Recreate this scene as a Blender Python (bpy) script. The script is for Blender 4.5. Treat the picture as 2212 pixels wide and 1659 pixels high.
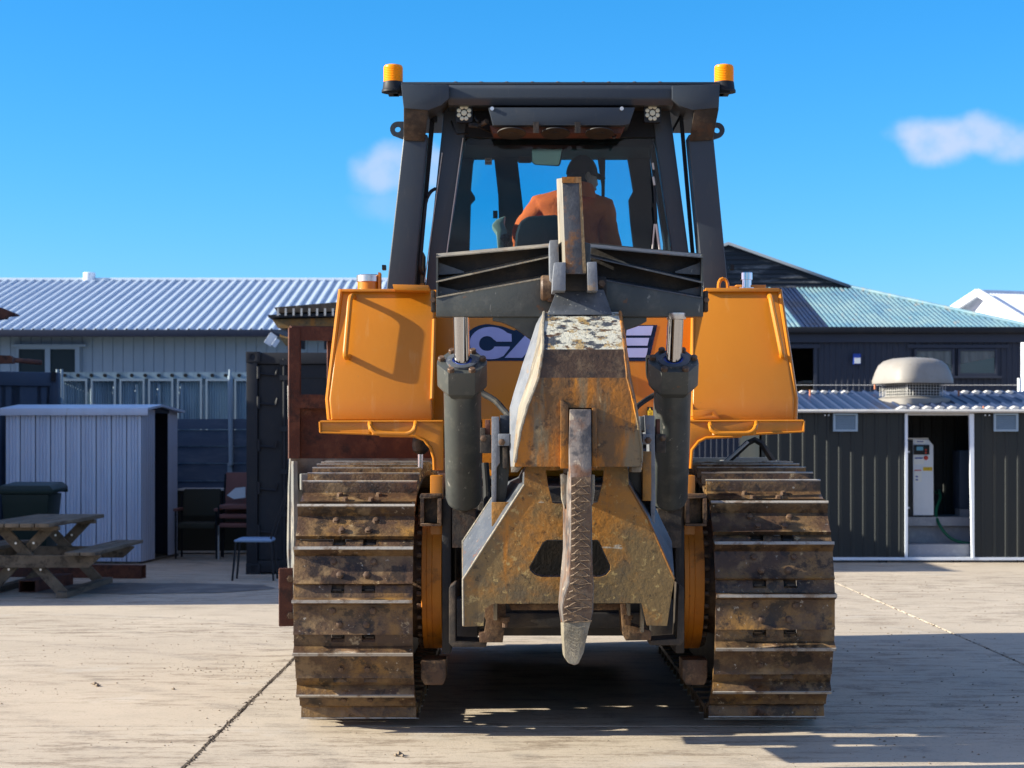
import bpy, bmesh, math, random
from mathutils import Vector, Matrix, noise as mnoise
from mathutils.geometry import tessellate_polygon
PI = math.pi
R = math.radians
random.seed(7)
scene = bpy.context.scene
for o in list(bpy.data.objects): bpy.data.objects.remove(o)
COL = scene.collection

# ------------------------------------------------------------------ camera, world, sun, exposure
FPX, CX, CYH, CAMZ = 4100.0, 1106.0, 958.0, 1.53
cam = bpy.data.cameras.new('camera'); camo = bpy.data.objects.new('camera', cam); COL.objects.link(camo)
camo.location = (0, 0, CAMZ); camo.rotation_euler = (R(90), 0, 0)
cam.sensor_width = 36; cam.lens = FPX/2212*36
cam.shift_y = (CYH-829.5)/2212
cam.clip_start = .1; cam.clip_end = 2000
cam.dof.use_dof = True; cam.dof.focus_distance = 9.6; cam.dof.aperture_fstop = 5.6
scene.camera = camo

SUN_DIR = Vector((-.92, -.078, .395)).normalized()      # towards the sun
sun_el = math.asin(SUN_DIR.z); sun_az = math.atan2(SUN_DIR.x, SUN_DIR.y)
world = bpy.data.worlds.new('World'); scene.world = world; world.use_nodes = True
def build_world():
    nt = world.node_tree; N = nt.nodes; L = nt.links
    for n in list(N): N.remove(n)
    out = N.new('ShaderNodeOutputWorld'); bg = N.new('ShaderNodeBackground')
    sky = N.new('ShaderNodeTexSky'); sky.sky_type = 'NISHITA'; sky.sun_disc = False
    sky.sun_elevation = sun_el; sky.sun_rotation = sun_az
    sky.air_density = 1.0; sky.dust_density = .25; sky.ozone_density = 2.5
    tint = N.new('ShaderNodeMixRGB'); tint.blend_type = 'MULTIPLY'; tint.inputs[0].default_value = 1
    tint.inputs[2].default_value = (1, 1, 1, 1)
    sp = N.new('ShaderNodeSeparateColor'); L.new(sky.outputs[0], sp.inputs[0]); cb = N.new('ShaderNodeCombineColor')
    def mm(op, a, b):
        n = N.new('ShaderNodeMath'); n.operation = op
        for i, v in enumerate((a, b)):
            if isinstance(v, (int, float)): n.inputs[i].default_value = v
            else: L.new(v, n.inputs[i])
        return n.outputs[0]
    r_ = mm('MINIMUM', mm('MULTIPLY', mm('MULTIPLY', sp.outputs[0], sp.outputs[0]), .10), mm('MULTIPLY', sp.outputs[0], .92))
    L.new(r_, cb.inputs[0]); L.new(mm('MULTIPLY', sp.outputs[1], .755), cb.inputs[1]); L.new(mm('MULTIPLY', sp.outputs[2], 1.2), cb.inputs[2])
    L.new(cb.outputs[0], tint.inputs[1])
    # clouds, by direction
    tc = N.new('ShaderNodeTexCoord'); sep = N.new('ShaderNodeSeparateXYZ'); L.new(tc.outputs['Generated'], sep.inputs[0])
    def m(op, a, b=None, c=None):
        n = N.new('ShaderNodeMath'); n.operation = op
        for i, v in enumerate((a, b, c)):
            if v is None: continue
            if isinstance(v, (int, float)): n.inputs[i].default_value = v
            else: L.new(v, n.inputs[i])
        return n.outputs[0]
    yy = m('MAXIMUM', sep.outputs[1], .05)
    u = m('DIVIDE', sep.outputs[0], yy); v = m('DIVIDE', sep.outputs[2], yy)
    comb = N.new('ShaderNodeCombineXYZ'); L.new(u, comb.inputs[0]); L.new(v, comb.inputs[1])
    nz = N.new('ShaderNodeTexNoise'); nz.inputs['Scale'].default_value = 34; nz.inputs['Detail'].default_value = 4; nz.inputs['Roughness'].default_value = .45
    L.new(comb.outputs[0], nz.inputs['Vector'])
    masks = []
    for (cx, cy, rx, ry, k) in ((-.066, .144, .019, .014, .8), (-.045, .146, .03, .012, .7), (-.052, .126, .028, .013, .3), (.226, .160, .025, .0125, 1.0), (.252, .162, .026, .0115, .9), (.272, .158, .03, .011, .8)):
        a = m('DIVIDE', m('SUBTRACT', u, cx), rx); b = m('DIVIDE', m('SUBTRACT', v, cy), ry)
        d = m('SQRT', m('ADD', m('MULTIPLY', a, a), m('MULTIPLY', b, b)))
        d2 = m('ADD', d, m('MULTIPLY', m('SUBTRACT', nz.outputs[0], .5), 1.7))
        mr = N.new('ShaderNodeMapRange'); mr.interpolation_type = 'SMOOTHSTEP'
        L.new(d2, mr.inputs[0]); mr.inputs[1].default_value = 1.22; mr.inputs[2].default_value = .45
        mr.inputs[3].default_value = 0; mr.inputs[4].default_value = k
        masks.append(mr.outputs[0])
    acc = masks[0]
    for x in masks[1:]: acc = m('MAXIMUM', acc, x)
    acc = m('MULTIPLY', acc, m('GREATER_THAN', sep.outputs[1], .1))
    n3 = N.new('ShaderNodeTexNoise'); n3.inputs['Scale'].default_value = 75; n3.inputs['Detail'].default_value = 5; L.new(comb.outputs[0], n3.inputs['Vector'])
    acc = m('MULTIPLY', acc, m('MINIMUM', m('ADD', m('MULTIPLY', n3.outputs[0], 1.1), .26), .9))
    mx = N.new('ShaderNodeMixRGB'); L.new(acc, mx.inputs[0]); L.new(tint.outputs[0], mx.inputs[1])
    mx.inputs[2].default_value = (3.3, 4.0, 5.4, 1)
    # unseen cloud outside the view, added to fill the shade with warmer light
    n2 = N.new('ShaderNodeTexNoise'); n2.inputs['Scale'].default_value = 2.4; n2.inputs['Detail'].default_value = 7; n2.inputs['Roughness'].default_value = .55
    mp = N.new('ShaderNodeMapping'); mp.inputs['Scale'].default_value = (1,1,2.2); L.new(tc.outputs['Generated'], mp.inputs[0]); L.new(mp.outputs[0], n2.inputs['Vector'])
    r2 = N.new('ShaderNodeMapRange'); r2.interpolation_type = 'SMOOTHSTEP'; L.new(n2.outputs[0], r2.inputs[0]); r2.inputs[1].default_value = .50; r2.inputs[2].default_value = .64; r2.inputs[3].default_value = 0; r2.inputs[4].default_value = .95
    r3 = N.new('ShaderNodeMapRange'); L.new(sep.outputs[1], r3.inputs[0]); r3.inputs[1].default_value = .93; r3.inputs[2].default_value = .80
    r4 = N.new('ShaderNodeMapRange'); L.new(sep.outputs[2], r4.inputs[0]); r4.inputs[1].default_value = .0; r4.inputs[2].default_value = .12
    cov = m('MULTIPLY', m('MULTIPLY', r2.outputs[0], r3.outputs[0]), r4.outputs[0])
    mz = N.new('ShaderNodeMixRGB'); L.new(cov, mz.inputs[0]); L.new(mx.outputs[0], mz.inputs[1]); mz.inputs[2].default_value = (7.6, 6.7, 7.2, 1)
    L.new(mz.outputs[0], bg.inputs[0]); bg.inputs[1].default_value = .08
    L.new(bg.outputs[0], out.inputs[0])
build_world()
sl = bpy.data.lights.new('sun', 'SUN'); sl.energy = 5.0; sl.angle = R(.5); sl.color = (1, .95, .80)
so = bpy.data.objects.new('sun', sl); COL.objects.link(so)
so.rotation_euler = (-SUN_DIR).to_track_quat('-Z', 'Y').to_euler(); so.location = (-20, 0, 15)
scene.view_settings.view_transform = 'Standard'; scene.view_settings.look = 'None'
scene.view_settings.gamma = 1; scene.view_settings.use_curve_mapping = False
scene.view_settings.exposure = 1.2
scene.render.engine = 'CYCLES'
scene.cycles.max_bounces = 8; scene.cycles.transparent_max_bounces = 12
scene.cycles.sample_clamp_indirect = 6

# ------------------------------------------------------------------ helpers
def P(px, py, Y): return Vector(((px-CX)*Y/FPX, Y, CAMZ-(py-CYH)*Y/FPX))
def XX(px, Y): return (px-CX)*Y/FPX
def ZZ(py, Y): return CAMZ-(py-CYH)*Y/FPX

class MB:
    """collects shapes in world coordinates, then links them as one mesh"""
    def __init__(s): s.v = []; s.f = []; s.m = []; s.mi = 0
    def add(s, vs, fs):
        n = len(s.v); s.v += [Vector(v) for v in vs]; s.f += [tuple(i+n for i in f) for f in fs]; s.m += [s.mi]*len(fs); return s
    def box(s, x0, x1, y0, y1, z0, z1, M=None):
        vs = [Vector(p) for p in ((x0,y0,z0),(x1,y0,z0),(x1,y1,z0),(x0,y1,z0),(x0,y0,z1),(x1,y0,z1),(x1,y1,z1),(x0,y1,z1))]
        if M: vs = [M @ v for v in vs]
        return s.add(vs, [(0,3,2,1),(4,5,6,7),(0,1,5,4),(1,2,6,5),(2,3,7,6),(3,0,4,7)])
    def pbox(s, px0, px1, py0, py1, Y0, Y1):           # front face measured at depth Y0
        return s.box(XX(px0,Y0), XX(px1,Y0), Y0, Y1, ZZ(py1,Y0), ZZ(py0,Y0))
    def loft(s, A, B, capA=True, capB=True):
        n = len(A); fs = [(i,(i+1)%n,n+(i+1)%n,n+i) for i in range(n)]
        base = len(s.v); s.add(list(A)+list(B), fs)
        for cap, off, pts in ((capA,0,A),(capB,n,B)):
            if cap:
                for t in tessellate_polygon([[Vector(p) for p in pts]]):
                    s.f.append(tuple(base+off+i for i in t)); s.m.append(s.mi)
        return s
    def rings(s, rings, cap=True, close=True):
        base = len(s.v); n = len(rings[0])
        for r in rings: s.v += [Vector(p) for p in r]
        for k in range(len(rings)-1):
            for i in range(n if close else n-1):
                j = (i+1)%n
                s.f.append((base+k*n+i, base+k*n+j, base+(k+1)*n+j, base+(k+1)*n+i)); s.m.append(s.mi)
        if cap:
            s.f.append(tuple(base+i for i in range(n))[::-1]); s.m.append(s.mi)
            s.f.append(tuple(base+(len(rings)-1)*n+i for i in range(n))); s.m.append(s.mi)
        return s
    def holes(s, outer, holes, Y0, Y1):                # XZ outlines (x,z), extruded along Y
        loops = [outer]+list(holes)
        flat = [p for l in loops for p in l]; n = len(flat)
        base = len(s.v)
        s.v += [Vector((p[0],Y0,p[1])) for p in flat]+[Vector((p[0],Y1,p[1])) for p in flat]
        for t in tessellate_polygon([[Vector((p[0],p[1],0)) for p in l] for l in loops]):
            s.f.append(tuple(base+i for i in t)); s.m.append(s.mi)
            s.f.append(tuple(base+n+i for i in t)[::-1]); s.m.append(s.mi)
        k = 0
        for l in loops:
            for i in range(len(l)):
                a, b = base+k+i, base+k+(i+1)%len(l)
                s.f.append((a,b,b+n,a+n)); s.m.append(s.mi)
            k += len(l)
        return s
    def poly(s, pts, Y0, Y1):                          # px outline at depth Y0, extruded to Y1
        o = [(XX(a,Y0),ZZ(b,Y0)) for a,b in pts]
        return s.holes(o, [], Y0, Y1)
    def polyh(s, pts, hs, Y0, Y1):
        c = lambda l: [(XX(a,Y0),ZZ(b,Y0)) for a,b in l]
        return s.holes(c(pts), [c(h) for h in hs], Y0, Y1)
    def quad(s, *p): return s.add(p, [tuple(range(len(p)))])
    def tube(s, path, r, seg=10, cap=True):
        path = [Vector(p) for p in path]; rs = []
        up = None
        for i, p in enumerate(path):
            if i == 0: t = path[1]-p
            elif i == len(path)-1: t = p-path[i-1]
            else: t = (path[i+1]-p).normalized()+(p-path[i-1]).normalized()
            t.normalize()
            if up is None:
                up = Vector((0,0,1)) if abs(t.z) < .9 else Vector((0,1,0))
            a = t.cross(up).normalized(); b = a.cross(t).normalized(); up = b
            rr = r[i] if isinstance(r, (list, tuple)) else r
            rs.append([p+a*math.cos(2*PI*k/seg)*rr+b*math.sin(2*PI*k/seg)*rr for k in range(seg)])
        return s.rings(rs, cap)
    def cyl(s, p0, p1, r, r1=None, seg=20): return s.tube([p0, p1], [r, r if r1 is None else r1], seg)
    def lathe(s, p0, axis, prof, seg=20):              # prof = [(distance along axis, radius)]
        p0 = Vector(p0); ax = Vector(axis).normalized(); up = Vector((0,0,1)) if abs(ax.z) < .9 else Vector((0,1,0))
        a = ax.cross(up).normalized(); b = a.cross(ax).normalized()
        return s.rings([[p0+ax*d+a*math.cos(2*PI*k/seg)*max(r,.0005)+b*math.sin(2*PI*k/seg)*max(r,.0005) for k in range(seg)] for d, r in prof])
    def beam(s, p0, p1, w, h, side=None):              # rectangular bar from p0 to p1
        p0 = Vector(p0); p1 = Vector(p1); t = (p1-p0).normalized()
        sd = Vector(side) if side else (Vector((0,0,1)) if abs(t.z) < .9 else Vector((0,1,0)))
        a = t.cross(sd).normalized()*w/2; b = a.cross(t).normalized()*h/2
        A = [p0-a-b,p0+a-b,p0+a+b,p0-a+b]; B = [p1-a-b,p1+a-b,p1+a+b,p1-a+b]
        return s.loft(A, B)

def worldloc(o):
    v = Vector(); 
    while o: v += o.location; o = o.parent
    return v
def obj(name, mb, mat, parent=None, bevel=0, bseg=2, smooth=True, label=None, rough=0):
    me = bpy.data.meshes.new(name)
    off = worldloc(parent) if parent else Vector()
    me.from_pydata([v-off for v in mb.v], [], mb.f)
    mats = mat if isinstance(mat, (list, tuple)) else [mat]
    for m_ in mats: me.materials.append(m_)
    for p, i in zip(me.polygons, mb.m): p.material_index = i
    bm = bmesh.new(); bm.from_mesh(me)
    bmesh.ops.remove_doubles(bm, verts=bm.verts, dist=1e-5)
    bmesh.ops.recalc_face_normals(bm, faces=bm.faces)
    if bevel:
        es = [e for e in bm.edges if len(e.link_faces) == 2 and e.calc_face_angle(0) > R(28)]
        bmesh.ops.bevel(bm, geom=es, offset=bevel, segments=bseg, affect='EDGES', profile=.6, clamp_overlap=True)
    if rough:                                         # subdivide and disturb a cast or worn surface
        bmesh.ops.subdivide_edges(bm, edges=bm.edges, cuts=3, use_grid_fill=True)
        for v in bm.verts: v.co += Vector(mnoise.noise_vector(v.co*18))*rough
    bm.to_mesh(me); bm.free()
    if smooth:
        me.polygons.foreach_set('use_smooth', [True]*len(me.polygons))
        me.set_sharp_from_angle(angle=R(32))
    o = bpy.data.objects.new(name, me); COL.objects.link(o)
    if parent: o.parent = parent
    if label: o['label'] = label
    return o
def tag(o, label=None, cat=None, group=None, kind=None):
    if label: o['label'] = label
    if cat: o['category'] = cat
    if group: o['group'] = group
    if kind: o['kind'] = kind
    return o
def thing(name, label, cat, loc=(0,0,0), group=None):
    o = bpy.data.objects.new(name, None); COL.objects.link(o); o.location = loc; o.empty_display_size = .2
    return tag(o, label, cat, group)
def inst(src, parent, M=None, name=None):
    c = src.copy(); COL.objects.link(c); c.parent = parent
    if M is not None: c.matrix_local = M
    return c
def move_tree(o, T, parent=None):                    # copy of a thing with its parts and sub-parts
    c = o.copy(); COL.objects.link(c); c.parent = parent
    for ch in o.children: move_tree(ch, None, c)
    if T is not None: c.location = T
    return c

# ------------------------------------------------------------------ materials
def mat(name, base, layers=(), rough=.6, rough2=None, metal=0, bump=0, bscale=60, bstretch=(1,1,1), coat=0, rnd=False, spec=.28, wave=None, coord='Object'):
    m = bpy.data.materials.new(name); m.use_nodes = True; nt = m.node_tree; N = nt.nodes; L = nt.links
    b = N['Principled BSDF']; b.inputs['Base Color'].default_value = (*base, 1)
    b.inputs['Roughness'].default_value = rough; b.inputs['Metallic'].default_value = metal
    b.inputs['Specular IOR Level'].default_value = spec
    b.inputs['Coat Weight'].default_value = coat; b.inputs['Coat Roughness'].default_value = .15
    tc = N.new('ShaderNodeTexCoord'); vec = tc.outputs[coord]
    if coord == 'World':
        pass
    if rnd:
        oi = N.new('ShaderNodeObjectInfo'); mu = N.new('ShaderNodeMath'); mu.operation = 'MULTIPLY'; mu.inputs[1].default_value = 97
        L.new(oi.outputs['Random'], mu.inputs[0]); va = N.new('ShaderNodeVectorMath'); va.operation = 'ADD'
        L.new(vec, va.inputs[0]); L.new(mu.outputs[0], va.inputs[1]); vec = va.outputs[0]
    def nz(scale, detail, stretch, seed, rg=.6, dist=0):
        mp = N.new('ShaderNodeMapping'); mp.inputs['Scale'].default_value = stretch; mp.inputs['Location'].default_value = (seed*3.1, seed*1.7, seed*5.3)
        L.new(vec, mp.inputs[0]); n = N.new('ShaderNodeTexNoise'); n.inputs['Scale'].default_value = scale
        n.inputs['Detail'].default_value = detail; n.inputs['Roughness'].default_value = rg; n.inputs['Distortion'].default_value = dist
        L.new(mp.outputs[0], n.inputs['Vector']); return n.outputs[0]
    cur = None; rcur = None
    for k, l in enumerate(layers):
        fac = nz(l.get('s', 5), l.get('d', 6), l.get('st', (1,1,1)), l.get('seed', k+1), l.get('rg', .6), l.get('dist', 0))
        mr = N.new('ShaderNodeMapRange'); L.new(fac, mr.inputs[0]); mr.inputs[1].default_value = l['t'][0]; mr.inputs[2].default_value = l['t'][1]
        mr.inputs[3].default_value = 0; mr.inputs[4].default_value = l.get('a', 1)
        mx = N.new('ShaderNodeMixRGB'); L.new(mr.outputs[0], mx.inputs[0])
        if cur is None: mx.inputs[1].default_value = (*base, 1)
        else: L.new(cur, mx.inputs[1])
        mx.inputs[2].default_value = (*l['c'], 1); cur = mx.outputs[0]
        if 'r' in l:
            rm = N.new('ShaderNodeMixRGB'); L.new(mr.outputs[0], rm.inputs[0])
            if rcur is None: rm.inputs[1].default_value = (rough,)*3+(1,)
            else: L.new(rcur, rm.inputs[1])
            rm.inputs[2].default_value = (l['r'],)*3+(1,); rcur = rm.outputs[0]
    if cur is not None: L.new(cur, b.inputs['Base Color'])
    if rcur is not None: L.new(rcur, b.inputs['Roughness'])
    if bump:
        n = nz(bscale, 5, bstretch, 9); bp = N.new('ShaderNodeBump'); bp.inputs['Strength'].default_value = bump; bp.inputs['Distance'].default_value = .01
        L.new(n, bp.inputs['Height']); L.new(bp.outputs[0], b.inputs['Normal'])
    return m
def glass(name, tint, refl=1.0, rough=0.02, dirt=0):
    m = bpy.data.materials.new(name); m.use_nodes = True; nt = m.node_tree; N = nt.nodes; L = nt.links
    for n in list(N): N.remove(n)
    out = N.new('ShaderNodeOutputMaterial'); tr = N.new('ShaderNodeBsdfTransparent'); tr.inputs[0].default_value = (*tint, 1)
    gl = N.new('ShaderNodeBsdfGlossy'); gl.inputs['Roughness'].default_value = rough
    fr = N.new('ShaderNodeFresnel'); fr.inputs[0].default_value = 1.45
    mx = N.new('ShaderNodeMixShader'); mu = N.new('ShaderNodeMath'); mu.operation = 'MULTIPLY'; mu.inputs[1].default_value = refl
    L.new(fr.outputs[0], mu.inputs[0]); L.new(mu.outputs[0], mx.inputs[0]); L.new(tr.outputs[0], mx.inputs[1]); L.new(gl.outputs[0], mx.inputs[2])
    last = mx.outputs[0]
    if dirt:
        di = N.new('ShaderNodeBsdfDiffuse'); di.inputs[0].default_value = (.35,.37,.38,1); tc = N.new('ShaderNodeTexCoord'); n = N.new('ShaderNodeTexNoise')
        mp = N.new('ShaderNodeMapping'); mp.inputs['Scale'].default_value = (6,1,1.2); L.new(tc.outputs['Object'], mp.inputs[0]); L.new(mp.outputs[0], n.inputs['Vector'])
        n.inputs['Scale'].default_value = 5; n.inputs['Detail'].default_value = 8; mr = N.new('ShaderNodeMapRange'); mr.inputs[1].default_value = .4; mr.inputs[2].default_value = .8; mr.inputs[4].default_value = dirt
        L.new(n.outputs[0], mr.inputs[0]); m2 = N.new('ShaderNodeMixShader'); L.new(mr.outputs[0], m2.inputs[0]); L.new(last, m2.inputs[1]); L.new(di.outputs[0], m2.inputs[2]); last = m2.outputs[0]
    L.new(last, out.inputs[0]); return m
V = (1,1,.12)      # vertical streaks
M = {}
M['orange'] = mat('orange_paint', (.53,.185,.010), [dict(c=(.48,.155,.006), s=1.8, t=(.5,.75), a=.5), dict(c=(.50,.24,.06), s=9, t=(.58,.74), a=.3, r=.55, rg=.7), dict(c=(.28,.12,.03), s=24, t=(.65,.72), a=.5, d=10, rg=.72, r=.7), dict(c=(.60,.32,.11), s=6, t=(.60,.70), a=.3, st=(2.5,1,.3), seed=19)], rough=.34, coat=.12, spec=.35, bump=.05, bscale=30)
M['orange_dirty'] = mat('orange_paint_muddy', (.58,.19,.015), [dict(c=(.42,.13,.02), s=4, t=(.48,.62), a=.7, r=.6), dict(c=(.16,.075,.03), s=6, t=(.56,.68), a=.8, r=.85, rg=.7)], rough=.45, bump=.12, bscale=50)
M['charcoal'] = mat('charcoal_paint', (.038,.046,.058), [dict(c=(.050,.054,.060), s=5, t=(.5,.75), a=.7, r=.55), dict(c=(.16,.06,.025), s=26, t=(.73,.77), a=.8), dict(c=(.09,.085,.08), s=40, t=(.6,.75), a=.4, st=(1,1,.2))], rough=.38, bump=.06, bscale=80)
M['charcoal_dusty'] = mat('charcoal_paint_dusty', (.038,.031,.026), [dict(c=(.12,.085,.055), s=9, t=(.47,.66), a=.7, rg=.7, d=10), dict(c=(.015,.013,.012), s=6, t=(.5,.6), a=.7, seed=5, rg=.7), dict(c=(.10,.045,.02), s=4, t=(.58,.66), a=.6)], rough=.6, bump=.25)
M['black'] = mat('black_plastic', (.012,.013,.016), rough=.55)
M['dark_trim'] = mat('dark_cab_trim', (.008,.010,.014), [dict(c=(.018,.02,.024), s=6, t=(.5,.8))], rough=.7, spec=.25)
M['rubber'] = mat('black_rubber', (.018,.018,.018), [dict(c=(.10,.085,.06), s=12, t=(.58,.68), a=.6)], rough=.7, bump=.05)
M['ripper'] = mat('worn_grey_green_paint', (.050,.056,.054), [dict(c=(.080,.080,.066), s=3, t=(.42,.66), a=.7, st=V, rg=.6), dict(c=(.12,.115,.095), s=13, t=(.52,.66), a=.5, d=10, rg=.7), dict(c=(.026,.028,.029), s=5, t=(.52,.66), a=.6, seed=13), dict(c=(.17,.07,.025), s=11, t=(.64,.69), a=.7, d=10, rg=.7), dict(c=(.34,.32,.27), s=38, t=(.65,.69), a=.6, st=(1,1,.3), d=10)], rough=.42, bump=.10, bscale=60, spec=.45)
M['ripper_blue'] = mat('worn_blue_grey_paint', (.070,.078,.092), [dict(c=(.13,.135,.14), s=9, t=(.45,.66), a=.6, rg=.7, d=10), dict(c=(.03,.032,.036), s=6, t=(.52,.64), a=.6, seed=7), dict(c=(.18,.07,.025), s=12, t=(.60,.66), a=.8, d=10, rg=.7), dict(c=(.36,.35,.31), s=45, t=(.64,.69), a=.6)], rough=.42, bump=.15)
M['ripper_rust'] = mat('rusted_ripper_plate', (.185,.120,.048), [dict(c=(.40,.165,.022), s=3.0, t=(.45,.60), a=.8, rg=.7, d=10), dict(c=(.10,.078,.048), s=3.4, t=(.50,.62), a=.8, seed=12, rg=.7), dict(c=(.42,.16,.018), s=5, t=(.59,.66), a=.85, st=(1.8,1,.12), seed=5), dict(c=(.46,.33,.13), s=17, t=(.565,.61), a=.7, seed=8, d=12, rg=.78), dict(c=(.035,.024,.014), s=24, t=(.57,.64), a=.7, d=10, rg=.72), dict(c=(.45,.42,.34), s=4, t=(.71,.73), a=.7, st=(1,1,4), seed=41)], rough=.45, bump=.45, bscale=38)
M['ripper_boot'] = mat('rust_brown_boot', (.135,.070,.026), [dict(c=(.42,.15,.014), s=4.5, t=(.43,.56), a=.9, st=(1,1,.4), rg=.68, d=10), dict(c=(.15,.135,.085), s=3.5, t=(.53,.60), a=.8, st=(1.7,1,.22), seed=11), dict(c=(.45,.17,.015), s=7, t=(.60,.66), a=.85, st=(1.8,1,.3), dist=1.4), dict(c=(.040,.024,.014), s=12, t=(.55,.63), a=.75, rg=.72, d=10), dict(c=(.42,.28,.13), s=18, t=(.64,.68), a=.6, d=10)], rough=.4, bump=.4, bscale=40)
M['boot_dark'] = mat('dark_bare_boot_steel', (.070,.042,.027), [dict(c=(.15,.10,.06), s=14, t=(.5,.62), a=.7, d=10, rg=.7), dict(c=(.025,.02,.018), s=9, t=(.5,.6), a=.75, rg=.7), dict(c=(.45,.42,.36), s=9, t=(.69,.72), a=.8, d=8)], rough=.4, bump=.4, bscale=50)
M['boot_white'] = mat('chipped_white_primer', (.46,.44,.36), [dict(c=(.05,.055,.065), s=9, t=(.52,.55), a=1, d=11, rg=.68, st=(.8,1,1.9)), dict(c=(.32,.21,.08), s=15, t=(.53,.58), a=.85, d=10, rg=.7), dict(c=(.07,.035,.018), s=20, t=(.56,.60), a=.95, st=(.6,1,2), d=10, rg=.7)], rough=.5, bump=.6, bscale=35)
M['worn_sunlit'] = mat('worn_steel_sunlit_tone', (.22,.195,.155), [dict(c=(.34,.29,.21), s=6, t=(.45,.6), a=.8, st=(1,1,.3), rg=.7), dict(c=(.09,.075,.06), s=8, t=(.52,.62), a=.7, st=(1,1,.25), rg=.7, d=10), dict(c=(.24,.13,.05), s=12, t=(.58,.66), a=.6)], rough=.5, bump=.4)  # pale worn steel; sun on left-facing sides is put into its colour
M['shank'] = mat('scraped_shank_steel', (.12,.11,.10), [dict(c=(.27,.22,.19), s=7, t=(.42,.6), a=.7, st=(1,1,.3)), dict(c=(.18,.08,.035), s=6, t=(.5,.64), a=.85, seed=6), dict(c=(.05,.05,.055), s=9, t=(.52,.62), a=.8, seed=14), dict(c=(.42,.35,.26), s=18, t=(.64,.69), a=.7)], rough=.42, bump=.3, bscale=60)
M['weld'] = mat('brown_weld_metal', (.13,.080,.048), [dict(c=(.24,.165,.10), s=16, t=(.48,.62), a=.7, rg=.7, d=10), dict(c=(.06,.038,.026), s=14, t=(.52,.62), a=.6, rg=.7)], rough=.48, bump=.5, bscale=40)
M['bead'] = mat('weld_bead_metal', (.22,.155,.10), [dict(c=(.10,.065,.04), s=16, t=(.42,.6), a=.8)], rough=.5, bump=.3)
M['brownsteel'] = mat('dirty_brown_steel', (.095,.052,.030), [dict(c=(.20,.12,.06), s=7, t=(.48,.62), a=.8, rg=.7, d=10), dict(c=(.025,.018,.014), s=9, t=(.5,.6), a=.8, rg=.7)], rough=.5, bump=.5)
M['tooth'] = mat('dusty_tooth_steel', (.19,.165,.12), [dict(c=(.32,.28,.21), s=14, t=(.45,.62), a=.7, rg=.7), dict(c=(.08,.065,.05), s=6, t=(.54,.62), a=.7, rg=.7)], rough=.5, bump=.5, bscale=50)
M['track'] = mat('brown_track_steel', (.075,.042,.024), [dict(c=(.185,.112,.050), s=5, t=(.45,.61), a=.9, rg=.7, d=10), dict(c=(.30,.155,.035), s=2.6, t=(.52,.64), a=.75, seed=4, rg=.68), dict(c=(.016,.012,.010), s=6, t=(.515,.575), a=.8, seed=9, rg=.72, d=10), dict(c=(.38,.28,.16), s=11, t=(.605,.645), a=.8, seed=15, d=12, rg=.75), dict(c=(.27,.175,.085), s=4, t=(.58,.64), a=.6, seed=21), dict(c=(.46,.42,.36), s=26, t=(.66,.70), a=.6, seed=33)], rough=.38, rnd=True, bump=.5, bscale=42, spec=.35)
M['track_edge'] = mat('worn_grouser_edge', (.40,.36,.31), [dict(c=(.16,.10,.06), s=12, t=(.50,.62), a=.8, rg=.7)], rough=.3, metal=.2, rnd=True, bump=.2)
M['bolt'] = mat('rusty_bolt_head', (.10,.06,.038), [dict(c=(.19,.12,.07), s=30, t=(.5,.6), a=.6)], rough=.5, rnd=True, bump=.2)
M['chain'] = mat('dark_chain_link', (.045,.035,.03), [dict(c=(.13,.085,.05), s=14, t=(.5,.62), a=.8)], rough=.5, bump=.3)
M['greydark'] = mat('greasy_shaded_steel', (.022,.02,.02), [dict(c=(.06,.045,.032), s=6, t=(.48,.66), a=.8)], rough=.6, bump=.2)
M['rust'] = mat('red_brown_rust', (.085,.032,.022), [dict(c=(.15,.06,.035), s=5, t=(.48,.62), a=.8, rg=.7, d=10), dict(c=(.035,.02,.018), s=8, t=(.52,.62), a=.8, rg=.7)], rough=.7, bump=.4)
M['blade'] = mat('worn_grey_blade', (.17,.17,.16), [dict(c=(.30,.27,.22), s=4, t=(.46,.62), a=.8), dict(c=(.12,.07,.045), s=6, t=(.55,.66), a=.8), dict(c=(.07,.075,.085), s=3, t=(.55,.62), a=.7, seed=8)], rough=.5, bump=.25)
M['chrome'] = mat('polished_chrome_rod', (.50,.50,.52), rough=.10, metal=1)
M['wornlight'] = mat('worn_pale_grey_plate', (.19,.20,.22), [dict(c=(.12,.13,.15), s=8, t=(.45,.62), a=.8, rg=.7, d=10), dict(c=(.30,.20,.11), s=11, t=(.60,.66), a=.7, rg=.7)], rough=.45, bump=.2)
M['upshank'] = mat('rust_speckled_shank_paint', (.075,.078,.088), [dict(c=(.22,.095,.03), s=7, t=(.52,.62), a=.8, rg=.72, d=10), dict(c=(.035,.036,.042), s=5, t=(.48,.6), a=.7, seed=6), dict(c=(.40,.37,.30), s=13, t=(.63,.67), a=.8, st=(.6,1,1.6), d=10, rg=.7)], rough=.42, bump=.3)
M['alu'] = mat('silver_cap_metal', (.62,.60,.58), [dict(c=(.4,.37,.33), s=14, t=(.5,.7), a=.6)], rough=.3, metal=.9)
M['amber'] = mat('amber_lens', (1.0,.28,.0), rough=.35, spec=.25)
M['lens'] = mat('lamp_lens', (.62,.58,.42), rough=.2, coat=.5)
M['lens_c'] = mat('lamp_lens_centre', (.75,.68,.25), rough=.2, coat=.5)
M['glass'] = glass('tinted_cab_glass', (.66,.78,.82), .35, .01, .012)
M['glass_clear'] = glass('front_cab_glass', (.45,.92,1.0), .3, .01, .0)
M['glass_side'] = glass('side_cab_glass', (.88,.92,.92), .3, .01, .0)
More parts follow.
